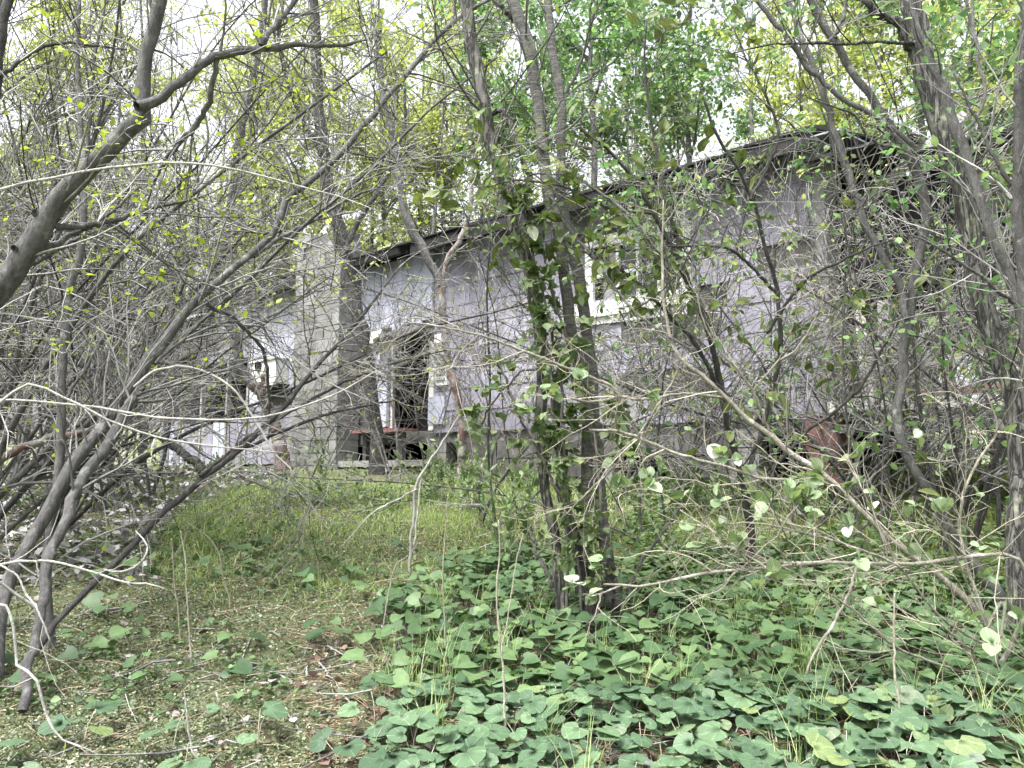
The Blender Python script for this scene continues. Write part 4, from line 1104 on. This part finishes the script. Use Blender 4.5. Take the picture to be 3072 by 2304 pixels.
for (px, y), LBL in zip(SP, place_labels('thin twiggy sapling close to the wall', SP, NEAR_PLACES)):
    g = on_ground(px, y)
    thicket('house_sapling', LBL, 'sapling', 'saplings in front of the house', g[0], g[1], rng.uniform(2.6, 4.4), lean=(rng.normal(0, .25), rng.normal(-.05, .1)), nst=3, nbr=22, ntw=120, nsub=(190 if px < 2000 else 120), mat='bark_grey', tmat='twig_dark' if rng.random() < .5 else 'twig_grey', leaf=(1, (.025, .05), .35), lmat='bud_leaf', r0=.014)
SP = [(2700, 6.0), (2850, 5.2), (3000, 5.6), (3150, 5.0), (3250, 6.5), (2950, 6.6), (3100, 7.6), (3300, 8.6), (3450, 7.2)]
for (px, y), LBL in zip(SP, place_labels('leafy thin-stemmed sapling', SP, NEAR_PLACES)):
    g = on_ground(px, y)
    thicket('porch_sapling', LBL, 'sapling', 'saplings beside the porch', g[0], g[1], rng.uniform(3.6, 5.6), lean=(rng.normal(-.12, .2), rng.normal(0, .12)), nst=5, nbr=44, ntw=240, nsub=380, mat='bark_dark', tmat='twig_grey' if rng.random() < .5 else 'twig_dark', leaf=(2, (.04, .08), .55), lmat='canopy_lime' if rng.random() < .5 else 'canopy_green', r0=.018)
# fine-twigged shrubs between the clearing and the wall
SP = [(1500, 6.4), (1960, 5.9), (2380, 5.6), (2640, 5.2)]
for (px, y), LBL in zip(SP, place_labels('fine dark-twigged shrub with small leaves', SP, NEAR_PLACES)):
    g = on_ground(px, y)
    thicket('fine_shrub', LBL, 'shrub', 'fine-twigged shrubs before the wall', g[0], g[1], rng.uniform(3.0, 4.6), lean=(rng.normal(0, .3), rng.normal(-.1, .1)), nst=4, nbr=32, ntw=150, nsub=200, mat='bark_grey', tmat='twig_grey', leaf=(1, (.03, .055), .6), lmat='ivy_small', r0=.011, bl=.95)
# vine hanging over the eave
vine = root_at('eave_vine', np.array([HO[0], HO[1], 1.2]), 'leafy vine hanging over the eave near the house corner', 'vine')
VP = []
for k in range(26):
    t0 = rng.uniform(-.7, 1.6); q = np.array([HO[0], HO[1], 0]) + np.array([*(HU * t0), 4.5]) + np.array([-HU[1], HU[0], 0]) * rng.uniform(.3, .46)
    d = unit(np.array([*(HU * rng.normal(0, .6)), -.6]) + rng.normal(0, .2, 3)); L = rng.uniform(.4, 1.1); pts = [q]
    for j in range(7):
        d = unit(d + rng.normal(0, .22, 3) + [0, 0, -.05]); pts.append(pts[-1] + d * L / 7)
    VP.append(pts)
VP = np.array(VP); a = Acc(); tubes(a, VP, np.full(VP.shape[:2], .005), 5); part(a, 'vine_stem', 'twig_grey', vine)
VS, VR = grow(VP, np.full(VP.shape[:2], .005), 240, (.15, .5), K=4, wander=.25, rmax=.004, rmin=.002)
a = Acc(); tubes(a, VS, VR, 3); part(a, 'shoots', 'twig_grey', vine, 'stuff')
lv = Acc(); tip_leaves(lv, VS, 4, (.04, .08), .6, keep=.9); part(lv, 'foliage', 'canopy_green', vine, 'stuff')
# dry brush heaped on the collapsed porch roof
SP = [(2560, 6.9, 3.4), (2680, 6.6, 3.2)]
for (px, y, h), LBL in zip(SP, place_labels('pale dry brush tangled over the porch', SP, NEAR_PLACES)):
    g = on_ground(px, y)
    thicket('brush', LBL, 'brush', 'brush over the porch', g[0], g[1], h, lean=(.15, .1), nst=5, nbr=60, ntw=320, nsub=420, mat='bark_grey', tmat='bark_pale', leaf=(1, (.03, .05), .4), r0=.012, bl=.8)

# ------------------------------------------------------------------ background trees
def far_tree(name, label, group, x, y, H, spreadr, nleaf, lmat, lsize, tr=.11, crown0=.3, lean=0.0, bmat='bark_grey', ntw=210):
    base = np.array([x, y, float(ground_z(x, y))])
    root = root_at(name, base, label, 'tree', group)
    K = 14
    tt = np.linspace(0, 1, K)
    P = base + np.stack([lean * H * tt ** 1.5 + np.cumsum(rng.normal(0, .05, K)) , np.cumsum(rng.normal(0, .05, K)), H * tt - .1], -1)
    R = tr * (1 - .85 * tt)
    w = resample(np.concatenate([P, R[:, None]], 1), 26)
    a = Acc(); tubes(a, w[:, :3], w[:, 3], 8); part(a, 'trunk', bmat, root)
    tw, lv = Acc(), Acc()
    P1, R1 = grow(P[None], R[None], 26, (spreadr * .5, spreadr * 1.2), K=8, ang=(.6, 1.25), up=.12, wander=.1, rmax=tr * .4, rmin=.01, t0=crown0)
    tubes(tw, P1, R1, 5, False)
    P2, R2 = grow(P1, R1, ntw, (spreadr * .2, spreadr * .6), K=5, wander=.15, rmax=.018, rmin=.005)
    tubes(tw, P2, R2, 3)
    part(tw, 'limbs', bmat, root, 'stuff')
    p, T = along(P2, nleaf, .15)
    p = p + rng.normal(0, spreadr * .03, p.shape)
    l = rng.uniform(lsize * .6, lsize * 1.2, nleaf)
    leaves(lv, p, rng.normal(0, 1, (nleaf, 3)) + [0, 0, -.2], l, l * .7, .7, 'kite')
    part(lv, 'crown', lmat, root, 'stuff')
    return root

SP = [(-450, 14, 11), (-150, 15.5, 13), (150, 17, 12), (420, 18.5, 14), (650, 17.5, 12), (850, 20, 14), (1020, 21, 13), (-300, 20, 14), (80, 22, 15), (330, 24, 15), (600, 25, 15), (1100, 24, 13), (-600, 18, 14), (900, 27, 16), (1180, 19.5, 14), (1330, 22, 15), (1480, 26, 17), (1250, 25, 17), (720, 21, 16)]
for (px, y, H), LB in zip(SP, place_labels('tall lime-leaved tree', SP, FAR_PLACES)):
    g = on_ground(px, y)
    far_tree('lime_tree', LB, 'lime-leaved trees behind the left end', g[0], g[1], H, 3.0, 7600, 'canopy_lime', .12, rng.uniform(.08, .15), .12 if px < 1150 else .42, rng.normal(0, .05))
SP = [(1560, 19, 15), (1800, 17.5, 13.5), (2080, 18.5, 14), (1690, 22, 16), (1950, 23, 16)]
for (px, y, H), LB in zip(SP, place_labels('bright green broad-leaved tree', SP, FAR_PLACES)):
    g = on_ground(px, y)
    far_tree('green_tree', LB, 'green trees behind the roof', g[0], g[1], H, 3.0, 5500, 'canopy_green', .15, .13, .52, rng.normal(0, .04))
SP = [(1290, 18, 9.5), (1400, 21, 11), (1520, 23, 12), (1640, 19, 10), (1760, 25, 12), (1900, 21, 10.5), (2020, 19, 9), (2120, 24, 11)]
for (px, y, H), LB in zip(SP, place_labels('thin half-bare tree against the sky', SP, FAR_PLACES)):
    g = on_ground(px, y)
    far_tree('bare_tree', LB, 'half-bare trees behind the roof', g[0], g[1], H, 2.6, 1500, 'canopy_lime', .10, .10, .15, rng.normal(0, .05), ntw=480)
SP = [(2250, 16, 10), (2450, 15, 10), (2650, 14, 10), (2900, 13, 10), (3150, 12, 10), (3350, 14, 12), (2350, 21, 13), (2600, 20, 13), (2850, 19, 13), (3100, 18, 13), (3000, 10.5, 7.5), (3300, 9.5, 8)]
for (px, y, H), LB in zip(SP, place_labels('pale yellow-green tree', SP, FAR_PLACES)):
    g = on_ground(px, y)
    far_tree('roofside_tree', LB, 'trees behind the right end', g[0], g[1], H, 2.6, 6600, 'canopy_lime' if rng.random() < .88 else 'canopy_green', .115, rng.uniform(.08, .13), .1, rng.normal(0, .05))

# ------------------------------------------------------------------ fallen and standing dead wood
traced_plant('fallen_branch', 'dark red fallen branch propped up at the far left', 'branch', on_ground(-250, 4.6),
    [([(-250, 1620, 18), (-100, 1450, 17), (0, 1393, 16), (60, 1361, 15), (139, 1337, 14), (241, 1305, 12), (324, 1282, 9), (400, 1262, 4)], 4.6, 5.0)], [([(241, 1305, 6), (300, 1330, 5), (360, 1350, 3)], 4.9, 4.9)], 'bark_red')
traced_plant('log', 'dark broken log leaning at the foot of the side porch', 'log', on_ground(595, 9.6),
    [([(600, 1400, 17), (560, 1362, 16), (525, 1342, 15), (490, 1322, 13), (470, 1312, 7)], 9.6, 9.8)], [], 'bark_dark')
traced_plant('dead_stick', 'thin whitish dead stick standing in the grass near the doorway, forked at the top', 'stick', on_ground(1230, 4.9),
    [([(1228, 1722, 8), (1237, 1629, 8), (1246, 1536, 8), (1251, 1462, 8), (1283, 1393, 7.5), (1334, 1319, 6), (1380, 1240, 3)], 4.9, 4.9)],
    [([(1251, 1467, 5), (1190, 1500, 5), (1126, 1532, 4), (1060, 1600, 3), (1024, 1640, 2)], 4.9, 4.8), ([(1262, 1440, 5), (1258, 1500, 5), (1250, 1560, 5), (1240, 1640, 4)], 4.88, 4.85)], 'bark_pale',
    [dict(M=10, length=(.1, .35), K=5, rmax=.003)], None, tmat='bark_pale', rs=0.55)
for lab, pts, d in [('slender upright green stem in the lower middle of the leaf carpet', [(1515, 2195, 7), (1508, 2040, 6.5), (1500, 1900, 6), (1490, 1760, 5), (1500, 1640, 4), (1495, 1560, 3)], 2.82),
                    ('thin dark stem standing in the mossy patch at lower left', [(575, 1960, 5), (568, 1900, 4.5), (560, 1780, 4), (556, 1675, 3.5), (542, 1592, 2.5)], 3.55),
                    ('faint second stem beside the thin dark one at lower left', [(540, 1900, 4), (530, 1814, 3.5), (523, 1760, 3), (514, 1615, 2)], 3.8),
                    ('white forked twig lying on the ground at the bottom left', [(616, 2300, 4), (576, 2254, 5), (565, 2161, 4.5), (553, 2080, 4)], 2.55),
                    ('wiry dark stem bowing over the grass left of the leaf carpet', [(690, 1800, 3.5), (668, 1730, 3), (655, 1660, 3), (620, 1610, 2.5), (560, 1565, 2)], 4.3),
                    ('straight pale green shoot leaning over the leaf carpet', [(1505, 1935, 4), (1530, 1820, 4), (1550, 1700, 3.5), (1570, 1600, 3)], 3.4),
                    ('tall thin stem between the clump and the dead stick', [(1340, 2010, 4), (1335, 1850, 4), (1330, 1700, 4), (1338, 1560, 3), (1345, 1480, 2)], 3.4),
                    ('wavy brown stem at the left edge of the leaf carpet', [(1140, 1940, 4), (1160, 1820, 4), (1180, 1710, 4), (1225, 1665, 3)], 3.7),
                    ('upright stem in the dark leaf carpet at lower right', [(2703, 2200, 7), (2698, 2100, 6.5), (2690, 2000, 6), (2688, 1900, 5.5), (2684, 1780, 4)], 2.84)]:
    traced_plant('stem_shoot', lab, 'stem', on_ground(pts[0][0], d), [(pts, d, d)], [], 'twig_tan' if 'white' not in lab else 'bark_pale', sides=6, rs=.55)

# ------------------------------------------------------------------ ground cover
def inside(px, py, poly):
    poly = np.asarray(poly, float)
    c = np.zeros(px.shape, bool)
    j = len(poly) - 1
    for i in range(len(poly)):
        xi, yi = poly[i]; xj, yj = poly[j]
        hit = ((yi > py) != (yj > py)) & (px < (xj - xi) * (py - yi) / (yj - yi + 1e-9) + xi)
        c ^= hit
        j = i
    return c

CARPET = [(1140, 2600), (1090, 2200), (1130, 2060), (1240, 1990), (1130, 1880), (1180, 1790), (1290, 1730), (1500, 1690), (1680, 1690), (1900, 1720), (2050, 1690), (2300, 1680), (2600, 1720), (2800, 1760), (3000, 1800), (3400, 1850), (3600, 2600)]
GRASS = [(430, 1700), (560, 1520), (700, 1470), (1000, 1440), (1400, 1450), (1700, 1450), (2300, 1440), (3300, 1430), (3500, 1760), (2600, 1790), (2100, 1770), (1700, 1740), (1300, 1780), (1100, 1860), (900, 1900), (650, 1830)]

def scatter(n, x0, x1, y0, y1, power=1.0):
    """Points on the ground, denser towards the camera."""
    y = y0 + (y1 - y0) * rng.random(n) ** power
    f = (y - y0) / max(y1 - y0, 1e-6)
    half = .70 * y + .25
    x = rng.uniform(-1, 1, n) * half
    ok = (x > x0) & (x < x1)
    x, y = x[ok], y[ok]
    return np.stack([x, y, ground_z(x, y)], -1)

def patchy(p, s, seed=0.0):
    return .5 + .25 * (np.sin(p[:, 0] * s + 1.3 * np.sin(p[:, 1] * s * .7 + seed) + seed) + np.sin(p[:, 1] * s * 1.2 + 1.1 * np.cos(p[:, 0] * s * .8 - seed)))

def blades(acc, p, h, w, lean=.35, K=4):
    """Curved grass blades: K-point ribbons."""
    n = len(p)
    az = rng.uniform(0, 2 * np.pi, n)
    d = np.stack([np.cos(az), np.sin(az), np.zeros(n)], -1)
    s = np.stack([-np.sin(az), np.cos(az), np.zeros(n)], -1)
    h = np.broadcast_to(h, (n,)); ln = np.abs(rng.normal(lean, lean * .6, n)) * h
    w = np.broadcast_to(w, (n,))
    V = []
    for k in range(K):
        t = k / (K - 1)
        c = p + d * (ln * t * t * 1.2)[:, None] + np.array([0, 0, 1.0]) * (h * (t - .35 * t * t * np.minimum(ln / h, 1.6)))[:, None]
        ww = (w * (1 - t) ** .7 * .5)[:, None] if k < K - 1 else (w * .04)[:, None]
        V += [c - s * ww, c + s * ww]
    V = np.stack(V, 1)
    o = (np.arange(n) * 2 * K)[:, None, None]
    q = np.array([[2 * k, 2 * k + 1, 2 * k + 3, 2 * k + 2] for k in range(K - 1)])[None] + o
    acc.add(V.reshape(-1, 3), q=q.reshape(-1, 4))

# --- grass
p = scatter(150000, -7, 8, 3.0, 10.5, 1.2)
px, py = to_px(p)
g = inside(px, py, GRASS)
edge = np.clip((1860 - py + 90 * np.sin(px / 70.) + rng.normal(0, 60, len(p))) / 260, .04, 1)
keep = g & (rng.random(len(p)) < np.clip(patchy(p, 2.6, 2.0) * 1.6 - .1, .25, 1) * edge)
a = Acc(); q = p[keep]
blades(a, q, rng.uniform(.03, .13, len(q)) * np.where(rng.random(len(q)) < .1, 1.6, 1), rng.uniform(.003, .007, len(q)) * (.7 + .1 * q[:, 1]), 1.0, 3)
tag(a.build('grass', M['grass']), 'soft yellow-green grass covering the clearing before the house', 'grass', kind='stuff')
# --- tall fine tufts among the broad leaves
p = scatter(1400, -1, 5, 2.35, 4.3)
px, py = to_px(p)
q = p[inside(px, py, CARPET)]
cl = q[rng.integers(len(q), size=60)]
t = (cl[:, None] + np.c_[rng.normal(0, .03, (60 * 26, 2)), np.zeros(60 * 26)].reshape(60, 26, 3)).reshape(-1, 3)
a = Acc(); blades(a, t, rng.uniform(.14, .34, len(t)), rng.uniform(.003, .005, len(t)), .55, 5)
tag(a.build('grass_tufts', M['grass']), 'long fine grass blades arching between the heart-shaped leaves', 'grass', kind='stuff')
# --- dry straw and pine needles
p = scatter(15000, -5, 6, 2.2, 7.5, 1.3)
px, py = to_px(p)
p = p[rng.random(len(p)) < np.where((px > 900) & (py > 1800), .9, .3)]
a = Acc()
n = len(p); az = rng.uniform(0, 2 * np.pi, n)
L = rng.uniform(.05, .22, n)
P = p[:, None] + np.linspace(-.5, .5, 3)[None, :, None] * (L[:, None, None] * np.stack([np.cos(az), np.sin(az), rng.normal(0, .12, n)], -1)[:, None])
P[:, 1] += rng.normal(0, .008, (n, 3))
P[:, :, 2] = np.maximum(P[:, :, 2], ground_z(P[:, :, 0], P[:, :, 1]) + .004) + rng.uniform(0, .02, n)[:, None]
tubes(a, P, np.full((n, 3), .0013) * (.6 + .17 * p[:, 1:2]), 3)
tag(a.build('straw', M['straw']), 'dry straw and pine needles strewn over the bare forest floor', 'straw', kind='stuff')
# --- moss-like small leaves at the lower left
p = scatter(380000, -6, 6, 2.2, 8.0, 1.5)
px, py = to_px(p)
dens = np.where(inside(px, py, CARPET), .08, np.where(inside(px, py, GRASS), .6, 1.0)) * np.where(px > 1900, .3, 1) * np.where(px > 2900, .4, 1)
q = p[rng.random(len(p)) < dens * np.clip(patchy(p, 2.9) + .35, .35, 1)]
a = Acc(); l = rng.uniform(.006, .016, len(q)) * (.7 + .15 * q[:, 1])
q = q + np.c_[np.zeros((len(q), 2)), rng.uniform(.002, .03, len(q))]
leaves(a, q, rng.normal(0, 1, (len(q), 3)) * [1, 1, .45], l, l * rng.uniform(.45, .9, len(q)), .7, 'kite')
tag(a.build('moss', M['moss']), 'low olive moss and creeping weeds at the lower left', 'moss', kind='stuff')
# --- fallen leaves
p = scatter(9000, -5, 7, 2.2, 9.5, 1.5)
px, py = to_px(p)
pr = np.where((py > 1950) & (px > 950), .8, .13); pr = np.where(inside(px, py, GRASS), .1, pr)
q = p[rng.random(len(p)) < pr]
a = Acc(); l = rng.uniform(.025, .06, len(q))
leaves(a, q + np.c_[np.zeros((len(q), 2)), rng.uniform(.008, .03, len(q))], rng.normal(0, 1, (len(q), 3)) * [1, 1, .3], l, l * rng.uniform(.5, .8, len(q)), .5)
tag(a.build('leaf_litter', M['litter']), 'brown and pinkish fallen leaves between the plants', 'litter', kind='stuff')
p = scatter(16000, -9, -1.2, 3.4, 11.5, 1.0)
px, py = to_px(p)
q = p[(px < 820) & ~inside(px, py, GRASS) & (py < 1760)]
a = Acc(); l = rng.uniform(.04, .10, len(q))
leaves(a, q + np.c_[np.zeros((len(q), 2)), rng.uniform(.008, .05, len(q))], rng.normal(0, 1, (len(q), 3)) * [1, 1, .4], l, l * rng.uniform(.45, .8, len(q)), .6)
tag(a.build('grey_leaf_litter', M['grey_litter']), 'grey-white dead leaves under the thicket on the left', 'litter', kind='stuff')
# dry twigs on the ground
p = scatter(1500, -6, 7, 2.4, 9.5, 1.2)
px, py = to_px(p)
q = p[~inside(px, py, GRASS) | (rng.random(len(p)) < .2)]
n = len(q); az = rng.uniform(0, 2 * np.pi, n); L = rng.uniform(.15, .7, n)
P = q[:, None] + np.linspace(-.5, .5, 6)[None, :, None] * (L[:, None, None] * np.stack([np.cos(az), np.sin(az), rng.normal(.05, .15, n)], -1)[:, None])
P[:, :, 2] = np.maximum(P[:, :, 2], ground_z(P[:, :, 0], P[:, :, 1]) + .006)
P += rng.normal(0, .008, P.shape)
a = Acc(); tubes(a, P, rng.uniform(.002, .0055, n)[:, None] * np.linspace(1, .5, 6)[None], 4)
tag(a.build('dead_twigs', M['twig_grey']), 'dead grey twigs littering the ground', 'twigs', kind='stuff')

# --- low weeds in front of the house
p = scatter(5200, -7, 8, 5.5, 11.0)
px, py = to_px(p)
q = p[(py < 1530) & (px > 420) & (patchy(p, 2.1, 4.) > .5) & (rng.random(len(p)) < np.where((px > 1250), .8, .3))]
a = Acc(); s = Acc()
n = len(q); K = 6
P = np.repeat(q[:, None], K, 1); hh = rng.uniform(.08, .32, n)
dv = rng.normal(0, .35, (n, 2))
tt = np.linspace(0, 1, K)
P = P + np.concatenate([dv[:, None] * (hh[:, None] * tt[None] ** 1.5)[..., None], (hh[:, None] * tt[None])[..., None]], -1)
tubes(s, P, np.full((n, K), .0025), 3)
tip_leaves(a, P, 9, (.025, .06), .5, .6, t0=.25)
tag(a.build('weeds', M['weed_leaf']), 'low leafy weeds along the foot of the house', 'weeds', kind='stuff')
s.build('weed_stems', M['twig_tan']); tag(bpy.data.objects['weed_stems'], 'thin stems of the weeds along the foot of the house', 'weeds', kind='stuff')
# a few taller weeds, each on its own
SPW = [(1330, 7.4, .75), (1420, 7.0, .8), (1500, 5.2, .75), (1540, 5.0, .6), (1590, 5.4, .7), (1440, 6.4, .65), (1380, 6.8, .7), (2100, 6.6, .6), (2440, 6.0, .6), (980, 8.6, .6), (1260, 7.6, .7), (2000, 6.9, .55)]
for (px0, y, h), LBL in zip(SPW, place_labels('upright weed with pairs of pale leaves', SPW, NEAR_PLACES)):
    b = on_ground(px0, y)
    r_ = root_at('weed', b, LBL, 'weed', 'upright weeds before the house')
    P = np.empty((3, 8, 3)); P[:, 0] = b
    d = unit(np.c_[rng.normal(0, .22, (3, 2)), np.ones(3)])
    for k in range(1, 8):
        d = unit(d + rng.normal(0, .08, (3, 3))); P[:, k] = P[:, k - 1] + d * h * rng.uniform(.7, 1) / 7
    R = np.full((3, 8), .004) * np.linspace(1, .4, 8)
    a = Acc(); tubes(a, P, R, 5); part(a, 'stem', 'twig_tan', r_)
    a = Acc(); tip_leaves(a, P, 26, (.04, .09), .42, .4, t0=.2); part(a, 'foliage', 'weed_leaf', r_, 'stuff')

# --- the carpet of heart-shaped leaves: near plants one by one, leaf by leaf; the rest as one mass
def carpet():
    p = scatter(26000, -3, 6, 2.30, 5.6, .9)
    px, py = to_px(p)
    inn = inside(px, py, CARPET)
    stray = (~inn) & (rng.random(len(p)) < .006) & (py > 1650)
    thin = np.where(patchy(p, 3.3, 1.) > .33, 1, .4) * np.where((py > 2120) & (px < 2100), .6, 1.0) * np.where(px > 2850, .35, 1)
    p = p[(inn & (rng.random(len(p)) < thin)) | stray]
    # keep plants apart
    out = []
    cell = {}
    for q in p:
        r = .056
        k = (int(q[0] / r), int(q[1] / r))
        if any((abs(q[0] - o[0]) < r and abs(q[1] - o[1]) < r) for dx in (-1, 0, 1) for dy in (-1, 0, 1) for o in cell.get((k[0] + dx, k[1] + dy), [])): continue
        cell.setdefault(k, []).append(q); out.append(q)
    return np.array(sorted(out, key=lambda q: q[1]))
cp_ = carpet()
NEAR = 290
a_s, a_l = Acc(), Acc()
LBL = 'low plant with dull green heart-shaped leaves in the leaf carpet'
LBS = 'lone heart-leaved plant scattered over the mossy ground on the left'
for k, q in enumerate(cp_):
    nl = int(rng.integers(2, 5))
    az = rng.uniform(0, 2 * np.pi) + np.arange(nl) * 2 * np.pi / nl + rng.normal(0, .35, nl)
    rad = rng.uniform(.02, .075, nl); h = rng.uniform(.05, .14, nl)
    tip = q + np.stack([np.cos(az) * rad, np.sin(az) * rad, h], -1)
    d = np.stack([np.cos(az), np.sin(az), rng.uniform(-.28, .12, nl)], -1)
    d[:, 1] -= .25
    size = rng.uniform(.052, .112, nl) * (1.0 if rng.random() < .8 else .65)
    P = np.stack([np.repeat(q[None], nl, 0), q + (tip - q) * [.35, .35, .6], tip - [0, 0, .002]], 1)
    R = np.full((nl, 3), .0018)
    if k < NEAR:
        acc = Acc(); tubes(acc, P, R, 4)
        me = acc.mesh('heart_plant', M['twig_tan'])
        o = bpy.data.objects.new('heart_plant', me)
        COL.objects.link(o)
        x_, y_ = to_px(q)
        inn = bool(inside(np.array([x_]), np.array([y_]), CARPET)[0])
        tag(o, LBL if inn else LBS, 'plant', 'heart-leaved plants of the leaf carpet' if inn else 'scattered heart-leaved plants')
        dd, nn, ss = leaf_frames(nl, d, .22, (0, -.22, 1.0))
        for j in range(nl):
            z = float(size[j])
            lo = bpy.data.objects.new('leaf', HEARTS[int(rng.integers(len(HEARTS)))])
            COL.objects.link(lo); lo.parent = o
            lo.matrix_local = Matrix(((ss[j][0] * z, dd[j][0] * z, nn[j][0] * z, tip[j][0]), (ss[j][1] * z, dd[j][1] * z, nn[j][1] * z, tip[j][1]), (ss[j][2] * z, dd[j][2] * z, nn[j][2] * z, tip[j][2]), (0, 0, 0, 1)))
    else:
        tubes(a_s, P, R, 3)
        leaves(a_l, tip, d, size, size, .25, 'heart', (0, -.22, 1.0))
o = a_l.build('leaf_carpet', M['heart_stuff']); tag(o, 'farther part of the green leaf carpet around the tree clump', 'ground cover', kind='stuff')
c = a_s.build('stalks', M['twig_tan'], o)

# --- small blue-green rosettes dotted over the clearing, and green undergrowth and sun-toned grass at the right
p = scatter(4200, -6, 7, 3.0, 9.0, 1.1)
px, py = to_px(p)
q = p[(patchy(p, 2.2, 5.5) > .52) & (px < 2000) & (py > 1440) & ~inside(px, py, CARPET) & (rng.random(len(p)) < np.where(py > 1800, .3, .8))]
a = Acc(); idx = np.repeat(np.arange(len(q)), 5); m = len(idx)
l = rng.uniform(.018, .05, m)
leaves(a, q[idx] + np.c_[rng.normal(0, .02, (m, 2)), rng.uniform(.01, .07, m)], rng.normal(0, 1, (m, 3)) * [1, 1, .3], l, l * .8, .4)
tag(a.build('rosettes', M['heart_stuff']), 'small blue-green weeds dotted over the grassy clearing', 'weeds', kind='stuff')
p = scatter(5200, 0, 8, 4.3, 8.0, 1.0)
px, py = to_px(p)
q = p[(px > 1900) & (patchy(p, 2.4, 7.5) > .40)]
a = Acc(); idx = np.repeat(np.arange(len(q)), 6); m = len(idx)
l = rng.uniform(.03, .075, m)
leaves(a, q[idx] + np.c_[rng.normal(0, .04, (m, 2)), rng.uniform(.02, .16, m)], rng.normal(0, 1, (m, 3)) * [1, 1, .3], l, l * .7, .4)
tag(a.build('undergrowth', M['weed_leaf']), 'fresh green undergrowth behind the sprawling shrub on the right', 'undergrowth', kind='stuff')

p = scatter(60000, 1.5, 9, 4.6, 9.5, 1.0)
px, py = to_px(p)
q = p[(px > 2350) & (rng.random(len(p)) < np.clip((px - 2250) / 500, 0, 1))]
a = Acc(); blades(a, q, rng.uniform(.05, .2, len(q)), rng.uniform(.006, .013, len(q)), .9, 3)
tag(a.build('sun_toned_grass', M['canopy_lime']), 'yellow-green grass with sunlight put into its colour beyond the right-hand trees', 'grass', kind='stuff')  # lime leaf colour paints the sunlit patch into the grass
